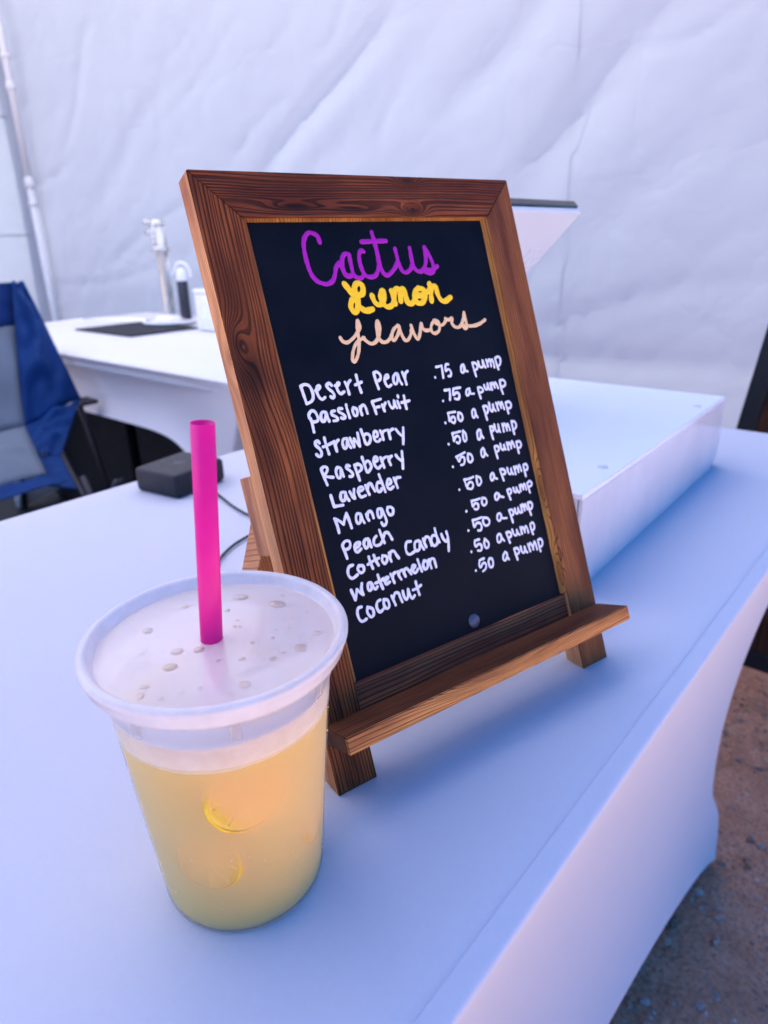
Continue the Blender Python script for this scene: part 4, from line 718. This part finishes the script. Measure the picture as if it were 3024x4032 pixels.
DROPS = [(-0.0035,-0.0184,0.00271,1.1,0.6),(0.0042,-0.0271,0.0028,1.15,0.73),(0.0365,0.0172,0.00257,1.25,-0.46),(0.0337,0.0301,0.00186,1.01,1.24),(0.0383,-0.0152,0.00225,1.1,-0.08),(-0.0007,0.0366,0.00325,1.4,0.43),(-0.0205,0.0299,0.00296,1.33,0.45),(0.0262,-0.0279,0.00089,1.26,-0.27),(0.023,-0.034,0.00059,1.25,1.31),(0.019,-0.0416,0.00128,1.21,1.03),(0.0114,-0.0456,0.00158,1.27,-0.46),(0.0076,-0.0415,0.00143,1.3,0.7),(-0.0045,-0.0389,0.00055,1.12,-0.53),(-0.0142,-0.029,0.00058,1.35,0.44),(0.0163,-0.0116,0.00101,1.29,1.33),(0.0234,-0.0044,0.00138,1.29,1.43),(0.0335,0.0041,0.00138,1.16,1.16),(0.0392,0.0009,0.00049,1.18,1.46),(0.0207,0.0253,0.00061,1.35,-0.39),(0.015,0.0317,0.00049,1.05,-0.12),(0.0135,0.0289,0.00048,1.39,0.36),(0.0166,0.0399,0.00092,1.25,0.06),(-0.0049,0.0439,0.00133,1.2,0.25),(-0.0036,0.0146,0.00097,1.14,0.69),(0.0026,0.0076,0.00054,1.23,1.39),(0.0026,0.0174,0.00055,1.27,1.44),(-0.002,0.0216,0.00042,1.34,1.58),(0.0024,0.0246,0.00056,1.27,-0.24),(-0.0202,-0.015,0.00047,1.34,1.52),(-0.011,-0.0135,0.0004,1.36,0.65),(-0.0055,-0.0113,0.00046,1.29,-0.14),(-0.0086,-0.0221,0.00058,1.33,0.66),(0.017,0.0204,0.00067,1.11,-0.46),(0.0209,0.0146,0.00106,1.34,1.58),(0.0104,0.0026,0.00079,1.04,1.16),(0.0169,0.0064,0.00118,1.16,-0.27),(0.0119,0.009,0.00047,1.12,1.09),(-0.015,0.0176,0.00129,1.35,-0.5),(-0,0.0102,0.00123,1.25,-0.5),(0.002,0.0117,0.00102,1.29,0.13),(0.0081,-0.0093,0.00051,1.35,1.56),(-0.0057,-0.0315,0.00044,1.2,1.6),(0.0181,-0.0354,0.00035,1.12,-0.43),(0.0234,-0.0202,0.00036,1.24,-0.53),(-0.0343,0.0071,0.0016,1.08,0.3),(-0.0293,-0.0167,0.00232,1.24,-0.26),(0.0028,-0.0117,0.00259,1.02,1.31),(0.0335,0.0097,0.00089,1.13,1.51),(0.0387,-0.0228,0.00052,1.36,0.23),(-0.0305,-0.0053,0.00056,1.18,0.54)]
for (dx, dy, r, el, an) in DROPS:
    o = bpy.data.objects.new('water_drop', dme); COL.objects.link(o); o.parent = lid
    o.location = (dx, dy, CH - 0.00385 - 0.0002); o.rotation_euler = (0, 0, an); o.scale = (r * el, r, r * 0.65)
# straw
MAT_STRAW_N = N('pink_straw_plastic'); s = MAT_STRAW_N
f_ = s.noise(s.obj(), 120.0, 3)
pk = s.mix(f_, (0.97, 0.018, 0.38), (1.0, 0.035, 0.46))
tl = s.n('BsdfTranslucent'); s.l(pk, tl.inputs[0])
MAT_STRAW = s.done(s.mixsh(0.5, s.bsdf(pk, 0.32, 0.45), tl.outputs[0]))
S0 = Vector((-0.2310, 0.1492, T + 0.1395)); S1 = Vector((-0.2248, 0.1541, T + 0.2385)); sdv = (S1 - S0).normalized()
bm = bmesh.new(); rr = 0.0049
add_tube(bm, [S0 - sdv * 0.118, S0, S1], rr, 32, cap=False); add_tube(bm, [S0 - sdv * 0.118, S0, S1], rr - 0.00035, 32, cap=False)
bm.verts.ensure_lookup_table(); nv_ = len(bm.verts) // 2
for k in range(32):
    a, b = nv_ - 32 + k, nv_ - 32 + (k + 1) % 32; bm.faces.new((bm.verts[a], bm.verts[b], bm.verts[b + nv_], bm.verts[a + nv_]))
straw = bm_obj('drinking_straw', bm, MAT_STRAW, None, True); tag(straw, 'wide bright pink straw standing in the lid of the cup', 'straw')
# lemonade
lm = N('cloudy_lemonade'); s = lm; o_ = s.obj(); xyz = s.sep(o_)
f1 = s.noise(o_, 28.0, 3, 0.5, 0.6); f2 = s.noise(o_, 120.0, 4, 0.6)
cA = s.ramp(f1, [(0.3, (1.0, 0.64, 0.10)), (0.55, (1.0, 0.70, 0.13)), (0.8, (1.0, 0.76, 0.18))])
sss = s.n('BsdfPrincipled'); s.l(cA, sss.inputs['Base Color']); sss.inputs['Roughness'].default_value = 0.5; sss.inputs['Specular IOR Level'].default_value = 0.1
sss.inputs['Subsurface Weight'].default_value = 1.0; sss.inputs['Subsurface Radius'].default_value = (1.0, 0.62, 0.25); sss.inputs['Subsurface Scale'].default_value = 0.016
tp = s.n('BsdfTransparent'); tp.inputs[0].default_value = (1.0, 0.90, 0.60, 1)
vs_ = s.n('VolumeScatter'); vs_.inputs['Color'].default_value = (1, 1, 1, 1); vs_.inputs['Density'].default_value = 400.0; vs_.inputs['Anisotropy'].default_value = 0.3
va_ = s.n('VolumeAbsorption'); va_.inputs['Color'].default_value = (1.0, 0.875, 0.06, 1); va_.inputs['Density'].default_value = 260.0
vol = s.n('AddShader'); s.l(vs_.outputs[0], vol.inputs[0]); s.l(va_.outputs[0], vol.inputs[1])
tps = s.n('BsdfTransparent'); tps.inputs[0].default_value = (1, 1, 1, 1)
s.l(vol.outputs[0], s.out.inputs[1]); MAT_LEM = s.done(tps.outputs[0])
LV = 0.1068
prof = [(0.0, 0.0034), (0.033, 0.0034), (0.0368, 0.0018), (0.0384, 0.0022), (0.0394, 0.0045)]
for i in range(1, 9):
    t_ = i / 8; z_ = 0.006 + (LV - 0.006) * t_; prof.append((0.0403 + (rc - 0.0403) * (z_ - .005) / (zc - .005) - 0.0007, z_))
prof += [(prof[-1][0] - 0.002, LV + 0.0002), (0.0, LV)]
bm = bmesh.new(); add_lathe(bm, prof, 96, CUPC); lemo = bm_obj('lemonade', bm, MAT_LEM, None, True)
tag(lemo, 'cloudy golden yellow lemonade filling the frosted cup', 'drink')
MAT_RIND = simple('lemon_rind', (0.96, 0.58, 0.04), 0.6, 0.2, 0, 0.1, 200, 0.3)
MAT_PITH = simple('lemon_pith', (0.96, 0.66, 0.10), 0.6, 0.2, 0, 0.05, 200)
MAT_PULP = simple('lemon_pulp', (1.0, 0.58, 0.03), 0.5, 0.3, 0, 0.15, 300, 0.4)
def lemon(loc, nrm, R, label, half=False):
    q = Vector(nrm).to_track_quat('Z', 'Y').to_matrix().to_4x4(); q.translation = CUPC + Vector(loc)
    e = empty('lemon_slice', mat=q); tag(e, label, 'lemon slice', 'lemon slices in the drink')
    h = 0.0035; b = bmesh.new()
    add_lathe(b, [(R * .93, -h), (R, -h * .7), (R * 1.01, 0), (R, h * .7), (R * .93, h)], 40); add_lathe(b, [(R * .93, h), (R * .93, -h)], 40); bm_obj('rind', b, MAT_RIND, e, True)
    b = bmesh.new(); add_lathe(b, [(0, -h * .8), (R * .93, -h * .8), (R * .93, h * .8), (0, h * .8)], 40); bm_obj('pith', b, MAT_PITH, e)
    for k in range(8):
        a0, a1 = 2 * pi * k / 8 + .06, 2 * pi * (k + 1) / 8 - .06
        pts = [(R * .10 * cos((a0 + a1) / 2), R * .10 * sin((a0 + a1) / 2))] + [(R * .84 * cos(a0 + (a1 - a0) * t / 5), R * .84 * sin(a0 + (a1 - a0) * t / 5)) for t in range(6)]
        vs = [(x, y, h * .95) for x, y in pts] + [(x, y, -h * .95) for x, y in pts]; n = len(pts)
        fs = [tuple(range(n)), tuple(reversed(range(n, 2 * n)))] + [(i, i + n, (i + 1) % n + n, (i + 1) % n) for i in range(n)]
        mesh_obj('segment', vs, fs, MAT_PULP, e)
lemon((0.0376 * cos(-0.50), 0.0376 * sin(-0.50), 0.084), (cos(-0.30) , sin(-0.30), 0.16), 0.0185, 'lemon slice high in the drink, pressed against the cup wall nearest the menu board')
lemon((0.0365 * cos(-1.0), 0.0365 * sin(-1.0), 0.046), (cos(-1.05), sin(-1.05), 0.05), 0.0155, 'lemon slice low in the drink, at the left')
lemon((0.0370 * cos(0.45), 0.0370 * sin(0.45), 0.042), (cos(0.45), sin(0.45), 0.05), 0.0125, 'lemon slice low in the drink, at the right by the cup wall')
# pulp flecks in the drink
bm = bmesh.new()
rnd = random.Random(4)
for _ in range(120):
    z_ = 0.008 + (LV - .012) * rnd.random() ** 1.6; a = rnd.uniform(0, 2 * pi); R_w = 0.0403 + (rc - 0.0403) * (z_ - .005) / (zc - .005) - 0.0002
    r0 = rnd.choice([.00018, .00022, .0003, .0004]) * rnd.uniform(.7, 1.2)
    r = bmesh.ops.create_icosphere(bm, subdivisions=1, radius=r0); bmesh.ops.translate(bm, vec=CUPC + Vector((R_w * cos(a), R_w * sin(a), z_)), verts=r['verts'])
MAT_FLECK = simple('pale_lemon_pulp_fleck', (0.92, 0.74, 0.45), 0.9, 0.05)
tag(bm_obj('pulp_flecks', bm, MAT_FLECK), 'tiny pale pulp flecks floating along the wall of the lemonade cup', 'pulp', kind='stuff')

# ================================================================== THINGS ON THE FRONT TABLE
MAT_WHT = simple('white_gloss_plastic', (0.74, 0.77, 0.84), 0.18, 0.5, 0, 0.02, 8)
MAT_ACR = thin_plastic('clear_frosted_acrylic', (0.92, 0.93, 0.97), 0.86, 0.35, 0.08, 0.2, 6.0, 0.02)
bx0, bx1, by0, by1, bz = -0.585, -0.2265, 0.527, 0.992, 0.0965
case = empty('riser_box', (bx1, by0, T), -0.0); case.rotation_euler = (0, 0, 0.026)
tag(case, 'long low white acrylic riser box lying behind the menu board', 'box')
LX, LY = bx0 - bx1, by1 - by0
bm = bmesh.new(); add_box(bm, (LX / 2, LY / 2, bz - 0.003), (-LX, LY, 0.006), None, 0.0012); bm_obj('top_panel', bm, MAT_WHT, case)
bm = bmesh.new()                                             # long side facing the customer, with rounded lower corner
pts = [(0.0, 0.0), (LY - 0.03, 0.0), (LY - 0.008, 0.010), (LY, 0.03), (LY, bz - 0.0062), (0.0, bz - 0.0062)]
a = [bm.verts.new((0.0, y, z + .0004)) for y, z in pts]; b = [bm.verts.new((-0.003, y, z + .0004)) for y, z in pts]
bm.faces.new(a); bm.faces.new(list(reversed(b)))
for i in range(len(pts)): bm.faces.new((a[i], b[i], b[(i + 1) % 6], a[(i + 1) % 6]))
bm_obj('front_panel', bm, MAT_ACR, case)
for yy in (0.0015, LY - 0.0015):
    bm = bmesh.new(); add_box(bm, (LX / 2 - 0.0005, yy, (bz - 0.0062) / 2 + .0004), (-LX - 0.008, 0.003, bz - 0.0064)); bm_obj('end_panel', bm, MAT_ACR, case)
bm = bmesh.new(); add_box(bm, (LX + 0.0015, LY / 2, (bz - 0.0062) / 2 + .0004), (0.003, LY, bz - 0.0064)); bm_obj('rear_panel', bm, MAT_WHT, case)
for yy in (0.082, 0.388):
    bm = bmesh.new(); add_lathe(bm, [(0, 0.0006), (0.0045, 0.0006), (0.0052, 0)], 20, (-0.016, yy, bz)); bm_obj('screw', bm, MAT_POLE, case, True)
for yy in (0.015, LY - 0.028):
    bm = bmesh.new(); add_box(bm, (-0.006, yy, 0.040), (0.004, 0.006, 0.030), None, 0.001); bm_obj('clip', bm, MAT_STEEL, case)
# point of sale display seen from behind
MAT_BLK = simple('black_glass', (0.006, 0.008, 0.012), 0.08, 0.5, 0, 0.02, 8)
MAT_BEZ = simple('pale_blue_white_shell', (0.56, 0.60, 0.63), 0.3, 0.45, 0, 0.02, 8)
pos = empty('point_of_sale_display', (-0.50, 0.72, T + bz)); tag(pos, 'white screen leaning back on its stand behind the menu board, seen from the back', 'screen')
ct = Vector((-0.399, 0.85, 1.068)) - Vector((-0.50, 0.72, T + bz))
sl_ = Vector((-1, 0, -1)).normalized(); nb = Vector((1, 0, -1)).normalized()    # down the slope; back-facing normal
def slab(name, mat, y0, y1, s0, s1, n0, n1, bev):
    bm = bmesh.new(); c0 = Vector((ct.x, 0, ct.z))
    rm = Matrix((Vector((0, 1, 0)), sl_, nb)).transposed()
    cc_ = c0 + sl_ * (s0 + s1) / 2 + nb * (n0 + n1) / 2 + Vector((0, (y0 + y1) / 2, 0))
    add_box(bm, cc_, (y1 - y0, s1 - s0, n1 - n0), rm, bev, 3); return bm_obj(name, bm, mat, pos)
slab('screen_glass', MAT_BLK, -0.13, 0.130, -0.001, 0.171, -0.0185, -0.0085, 0.0015)
slab('shell', MAT_BEZ, -0.13, 0.130, 0.0, 0.17, -0.0083, 0.0, 0.003)
bm = bmesh.new(); 
for t_ in (0,): add_tube(bm, [(ct.x - 0.085, 0, ct.z - 0.085), (ct.x - 0.08, 0, ct.z - 0.13), (ct.x - 0.05, 0, 0.012)], [0.05, 0.03, 0.028], 20)
bm_obj('stand_neck', bm, MAT_BEZ, pos, True)
bm = bmesh.new(); add_box(bm, (-0.005, 0, 0.0065), (0.10, 0.15, 0.012), None, 0.004, 3); bm_obj('stand_base', bm, MAT_BEZ, pos)
# power adapter and its cable
MAT_ADP = simple('matt_black_plastic', (0.016, 0.016, 0.022), 0.5, 0.3, 0, 0.08, 120, 0.15)
ad = empty('power_adapter', (-0.776, 0.488, T), 0.16); tag(ad, 'flat black square power adapter on the front table behind the straw', 'adapter')
bm = bmesh.new(); add_box(bm, (0, 0, 0.0165), (0.078, 0.088, 0.032), None, 0.006, 4); bm_obj('housing', bm, MAT_ADP, ad, True)
bm = bmesh.new(); add_box(bm, (0.0385, 0.006, 0.017), (0.003, 0.012, 0.007), None, 0.001); bm_obj('socket', bm, MAT_BLK, ad)
bm = bmesh.new(); add_lathe(bm, [(0, .0003), (0.008, .0003), (0.0085, 0)], 24, (0, 0, 0.0325)); bm_obj('badge', bm, MAT_BLK, ad)
MAT_CAB = simple('black_cable_rubber', (0.012, 0.014, 0.014), 0.5, 0.4)
CABLE = [(-0.7687,0.4974,0.7430),(-0.7386,0.4966,0.7430),(-0.7002,0.4900,0.7430),(-0.6475,0.4744,0.7430),(-0.6044,0.4675,0.7430),(-0.5715,0.4709,0.7430),(-0.5569,0.4649,0.7430),(-0.5593,0.4499,0.7430),(-0.5647,0.4344,0.7430),(-0.5583,0.4036,0.7430),(-0.5430,0.3736,0.7430),(-0.5203,0.3451,0.7430),(-0.4867,0.3123,0.7430)]
bm = bmesh.new(); add_tube(bm, smooth_poly(CABLE, 0.004), 0.0015, 8); tag(bm_obj('charging_cable', bm, MAT_CAB, None, True), 'thin black cable looping over the cloth from the power adapter to behind the menu board', 'cable')

# ================================================================== BACK TABLE THINGS
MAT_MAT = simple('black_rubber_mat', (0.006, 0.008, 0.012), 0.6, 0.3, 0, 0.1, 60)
bm = bmesh.new(); add_box(bm, (-2.47, 1.45, T + 0.0040), (0.40, 0.29, 0.0055), None, 0.002); tag(bm_obj('rubber_mat', bm, MAT_MAT), 'black rectangular rubber mat under the drink dispenser on the back table', 'mat')
MAT_CHR = simple('brushed_champagne_metal', (0.55, 0.55, 0.52), 0.25, 0.5, 0.65, 0.05, 30)
MAT_CLR = simple('milky_white_plastic', (0.80, 0.80, 0.82), 0.25, 0.5)
dz0 = T + 0.0070
dp = empty('drink_dispenser', (-2.50, 1.62, dz0)); tag(dp, 'tall silver drink dispenser tower with a round base on the back table', 'dispenser')
def lat(name, prof, mat, par, c=(0, 0, 0), n=48): 
    bm = bmesh.new(); add_lathe(bm, prof, n, c); return bm_obj(name, bm, mat, par, True)
lat('base_plate', [(0, 0), (.098, 0), (.106, .004), (.106, .010), (.098, .014), (.060, .018), (.045, .030), (.030, .034), (.0, .034)], MAT_CLR, dp)
lat('drip_ring', [(.07, .0145), (.085, .0165), (.092, .0165), (.098, .0145)], MAT_CHR, dp)
lat('column', [(.0215, .03), (.0205, .06), (.0185, .27), (.0205, .275)], MAT_CHR, dp)
bm = bmesh.new(); add_tube(bm, [(0.018, 0.012, 0.03), (0.018, 0.012, 0.285)], 0.006, 12); bm_obj('side_pipe', bm, MAT_CHR, dp, True)
lat('head_collar', [(.0, .268), (.034, .268), (.036, .274), (.036, .284), (.030, .288), (.0, .288)], MAT_CHR, dp)
lat('sight_glass', [(.024, .288), (.025, .30), (.025, .350), (.024, .362)], MAT_CLR, dp)
for k in range(4):
    a = 2 * pi * k / 4 + .4; bm = bmesh.new(); add_tube(bm, [(.028 * cos(a), .028 * sin(a), .285), (.028 * cos(a), .028 * sin(a), .372)], .0042, 10); bm_obj('tie_rod', bm, MAT_CHR, dp, True)
lat('head_cap', [(.0, .385), (.018, .384), (.029, .374), (.031, .362), (.0, .360)], MAT_CHR, dp)
for zz, a in ((.372, 3.9), (.335, 3.7)):
    bm = bmesh.new(); add_tube(bm, [(.02 * cos(a), .02 * sin(a), zz), (.052 * cos(a), .052 * sin(a), zz + .004)], [.006, .009], 12); bm_obj('valve_knob', bm, MAT_CHR, dp, True)
bm = bmesh.new(); cxr = Vector((0.045, 0.038, 0))
add_tube(bm, smooth_poly([(0.012, 0.01, .175), (0.028, .024, .190), (0.045, .038, .224), (0.066, .056, .222), (0.078, .066, .196), (0.080, .068, .17)], .006), .0055, 12); bm_obj('hose', bm, MAT_CLR, dp, True)
lat('canister_cap', [(.021, .160), (.021, .176), (.018, .196), (.010, .206), (0, .208)], MAT_CLR, dp, (0.052, 0.044, 0))
s = N('black_diamond_grip'); o_ = s.obj(); x_ = s.sep(o_)
an_ = s.math('ARCTAN2', s.math('SUBTRACT', x_[1], 0.044), s.math('SUBTRACT', x_[0], 0.052))
d1_ = s.math('SINE', s.math('ADD', s.math('MULTIPLY', an_, 6.0), s.math('MULTIPLY', x_[2], 240.0))); d2_ = s.math('SINE', s.math('SUBTRACT', s.math('MULTIPLY', an_, 6.0), s.math('MULTIPLY', x_[2], 240.0)))
gp = s.math('MULTIPLY', d1_, d2_)
MAT_GRIP = s.done(s.bsdf(s.mix(s.ramp(gp, [(0.45, 0.0), (0.75, 1.0)]), (0.010, 0.014, 0.022), (0.16, 0.15, 0.19)), 0.4, 0.4, 0, s.bump(gp, 0.5, 0.002)))
lat('canister', [(0, .012), (.0205, .012), (.0215, .016), (.0215, .158), (.0205, .160)], MAT_GRIP, dp, (0.052, 0.044, 0))
bm = bmesh.new(); add_box(bm, (-2.02, 1.66, T + 0.0775), (0.42, 0.24, 0.148), None, 0.008, 3)
tb = empty('storage_tub', (-2.02, 1.66, T + .001)); tag(tb, 'plain white storage tub on the back table, half hidden behind the menu board', 'box')
bm.free()
bm = bmesh.new(); add_box(bm, (0, 0, 0.066), (0.40, 0.22, 0.130), None, 0.008, 3); bm_obj('tub', bm, MAT_CLR, tb)
bm = bmesh.new(); add_box(bm, (0, 0, 0.1395), (0.404, 0.224, 0.016), None, 0.006, 3); bm_obj('tub_lid', bm, MAT_CLR, tb)

# ================================================================== CAMP CHAIR
MAT_BLUE = fabric('blue_nylon_canvas', (0.002, 0.028, 0.125), transl=0.0, rough=0.6, weave=700.0, wb=0.5, var=0.25, vscale=14.0)
MAT_NAVY = fabric('navy_nylon_canvas', (0.004, 0.024, 0.11), transl=0.0, rough=0.6, weave=700.0, wb=0.5, var=0.25, vscale=14.0)
MAT_MESH = fabric('grey_chair_mesh', (0.15, 0.18, 0.225), transl=0.1, rough=0.8, weave=500.0, wb=0.5, var=0.25, vscale=9.0)
MAT_TUBE = simple('dark_powder_coated_tube', (0.02, 0.02, 0.03), 0.4, 0.5, 0.2)
yc = 0.60
chair = empty('camp_chair', (-2.02, yc, 0)); tag(chair, 'blue folding camp chair with grey mesh back, left of the front table', 'chair')
def cp(x, y, z): return Vector((x + 2.02, y - yc, z))
def patch(name, corners, mat, nu=14, nv=14, bow=0.0, wr=0.006, seed=0.0, thick=0.002):
    """bilinear sheet a-b-c-d (a,b top; d,c bottom), bowed and wrinkled, with thickness"""
    a, b, c, d = [cp(*q) for q in corners]; nrm = (b - a).cross(d - a).normalized(); vs = []; fs = []
    for j in range(nv + 1):
        for i in range(nu + 1):
            u, v = i / nu, j / nv; q = a.lerp(b, u).lerp(d.lerp(c, u), v)
            q = q + nrm * (bow * sin(pi * u) * sin(pi * v) + wr * mnoise.noise(Vector((u * 3.0 + seed, v * 7.0, seed))) * sin(pi * min(1, max(0, u * .98 + .01))))
            vs.append(q)
    for j in range(nv):
        for i in range(nu): fs.append((j * (nu + 1) + i, j * (nu + 1) + i + 1, (j + 1) * (nu + 1) + i + 1, (j + 1) * (nu + 1) + i))
    o = mesh_obj(name, vs, fs, mat, chair, True); md = o.modifiers.new('thick', 'SOLIDIFY'); md.thickness = thick; return o
for sg in (1, -1):
    def Y(y): return yc + sg * (y - yc)
    # outer blue wing of the back, running down into the arm
    patch('side_wing', [(-2.215, Y(0.918), 0.948), (-2.205, Y(0.950), 0.950), (-2.06, Y(0.985), 0.612), (-2.03, Y(0.794), 0.567)], MAT_BLUE, nu=26, nv=26, bow=-0.03, wr=0.035, seed=1.0 + sg)
    patch('arm_panel', [(-2.03, Y(0.794), 0.567), (-2.06, Y(0.988), 0.612), (-1.90, Y(0.822), 0.494), (-1.93, Y(0.747), 0.507)], MAT_BLUE, nu=20, nv=20, bow=-0.012, wr=0.022, seed=3.0 + sg)
    patch('seat_side', [(-1.93, Y(0.747), 0.507), (-1.90, Y(0.822), 0.494), (-1.745, Y(0.60 + .18), 0.440), (-1.80, Y(0.60 + .13), 0.452)], MAT_BLUE, bow=0.004, wr=0.006, seed=5.0 + sg)
    tb_ = bmesh.new(); add_tube(tb_, [cp(-2.24, Y(0.955), 0.945), cp(-2.10, Y(0.995), 0.60), cp(-1.92, Y(1.00), 0.02)], 0.009, 10); bm_obj('back_post', tb_, MAT_TUBE, chair, True)
    tb_ = bmesh.new(); add_tube(tb_, [cp(-1.745, Y(0.80), 0.47), cp(-1.70, Y(0.88), 0.02)], 0.009, 10); bm_obj('front_post', tb_, MAT_TUBE, chair, True)
    tb_ = bmesh.new(); add_tube(tb_, [cp(-2.16, Y(0.90), 0.03), cp(-1.72, Y(0.88), 0.44)], 0.008, 10); bm_obj('cross_tube', tb_, MAT_TUBE, chair, True)
    tb_ = bmesh.new(); add_tube(tb_, [cp(-1.73, Y(0.90), 0.03), cp(-2.12, Y(0.92), 0.45)], 0.008, 10); bm_obj('cross_tube', tb_, MAT_TUBE, chair, True)
    patch('armrest', [(-2.12, Y(1.035), 0.600), (-2.12, Y(0.985), 0.600), (-2.04, Y(0.975), 0.600), (-2.04, Y(1.030), 0.600)], MAT_TUBE if sg > 0 else MAT_NAVY, bow=0.0, wr=0.004, seed=8.0, thick=0.012)
    for xx, yy in ((-1.92, 1.00), (-1.70, .90), (-2.16, .90), (-1.73, .90)):
        pass
tb_ = bmesh.new(); add_tube(tb_, [cp(-1.72, yc - 0.30, 0.03), cp(-1.72, yc + 0.30, 0.44)], 0.008, 10); bm_obj('front_cross_tube', tb_, MAT_TUBE, chair, True)
tb_ = bmesh.new(); add_tube(tb_, [cp(-1.715, yc + 0.30, 0.03), cp(-1.715, yc - 0.30, 0.44)], 0.008, 10); bm_obj('front_cross_tube', tb_, MAT_TUBE, chair, True)
patch('top_band', [(-2.215, yc - 0.318, 0.948), (-2.215, yc + 0.318, 0.948), (-2.186, yc + 0.312, 0.830), (-2.186, yc - 0.312, 0.830)], MAT_NAVY, bow=-0.02, wr=0.012, seed=2.0)
patch('mesh_panel', [(-2.186, yc - 0.312, 0.830), (-2.186, yc + 0.312, 0.830), (-2.03, yc + 0.194, 0.567), (-2.03, yc - 0.194, 0.567)], MAT_MESH, bow=-0.03, wr=0.014, seed=4.0)
patch('seat', [(-2.03, yc - 0.194, 0.567), (-2.03, yc + 0.194, 0.567), (-1.82, yc + 0.14, 0.480), (-1.82, yc - 0.14, 0.480)], MAT_MESH, bow=-0.03, wr=0.012, seed=6.0)
patch('seat_front', [(-1.82, yc - 0.14, 0.478), (-1.82, yc + 0.14, 0.478), (-1.745, yc + 0.16, 0.470), (-1.745, yc - 0.16, 0.470)], MAT_BLUE, bow=0.01, wr=0.008, seed=7.0)

MAT_SHADE_BLOCK = simple('shade_block_black', (0.008, 0.008, 0.010), 0.7, 0.2, 0, 0.1, 30)  # added black blocks that stand in for the dark under the back table
for xx, lb in ((-2.62, 'black block added to fill the shade under the back table, left one'), (-1.86, 'black block added to fill the shade under the back table, right one')):
    e = empty('shade_block', (xx, 1.48, 0.019)); tag(e, lb, 'shade block', 'added shade blocks under the back table')
    bm = bmesh.new(); add_box(bm, (0, 0, 0.25), (0.70, 0.50, 0.50), None, 0.012, 3); bm_obj('shade_block_body', bm, MAT_SHADE_BLOCK, e)
    bm = bmesh.new(); add_box(bm, (0, 0, 0.516), (0.73, 0.53, 0.03), None, 0.008, 3); bm_obj('shade_block_lid', bm, MAT_SHADE_BLOCK, e)
# added black sheet, stands in for the shade on the working side
bm = bmesh.new(); add_box(bm, (-2.35, 1.15, 0.012), (2.7, 3.2, 0.012), None, 0.004); tag(bm_obj('shade_sheet', bm, MAT_MAT), 'large black sheet added on the ground, standing in for the shade between the two tables', 'shade sheet')

# ================================================================== A-FRAME SIGN beyond the table
w_af = wood('dark_stained_sign_wood', 2, 0, (0.060, 0.026, 0.016), (0.014, 0.007, 0.006), (), 200.0, 0.6, 0.5, 0.0006, seed=12.0)

sg_ = empty('sandwich_board', (-0.372, 1.50, 0)); tag(sg_, 'dark brown wooden sandwich board beyond the far table end, at the right edge', 'sign')
def leaf(name, y0, y1, mt):
    for nm, x0, x1, z0, z1, m_ in (('frame_post', 0.0, 0.035, 0.0, 1.02, MAT_MAT), ('frame_post', 0.505, 0.54, 0.0, 1.02, MAT_MAT), ('frame_rail', 0.036, 0.504, 0.98, 1.02, MAT_MAT), ('frame_rail', 0.036, 0.504, 0.14, 0.18, MAT_MAT), ('panel', 0.036, 0.504, 0.181, 0.979, w_af)):
        bm = bmesh.new(); th = 0.022 if nm != 'panel' else 0.010
        add_box(bm, ((x0 + x1) / 2, 0, (z0 + z1) / 2), (x1 - x0, th, z1 - z0), None, 0.002 if nm != 'panel' else 0)
        for v in bm.verts: v.co.y += y0 + (y1 - y0) * v.co.z / 1.02
        for v in bm.verts: v.co.x += 0.114 * (v.co.z - 0.33)
        bm_obj(nm, bm, m_, sg_)
leaf('front', 0.0, 0.02, w_af); leaf('rear', 0.36, 0.06, w_af)
bm = bmesh.new(); add_tube(bm, [(0.12, 0.04, 1.024), (0.62, 0.04, 1.024)], 0.006, 8); bm_obj('hinge', bm, MAT_STEEL, sg_)
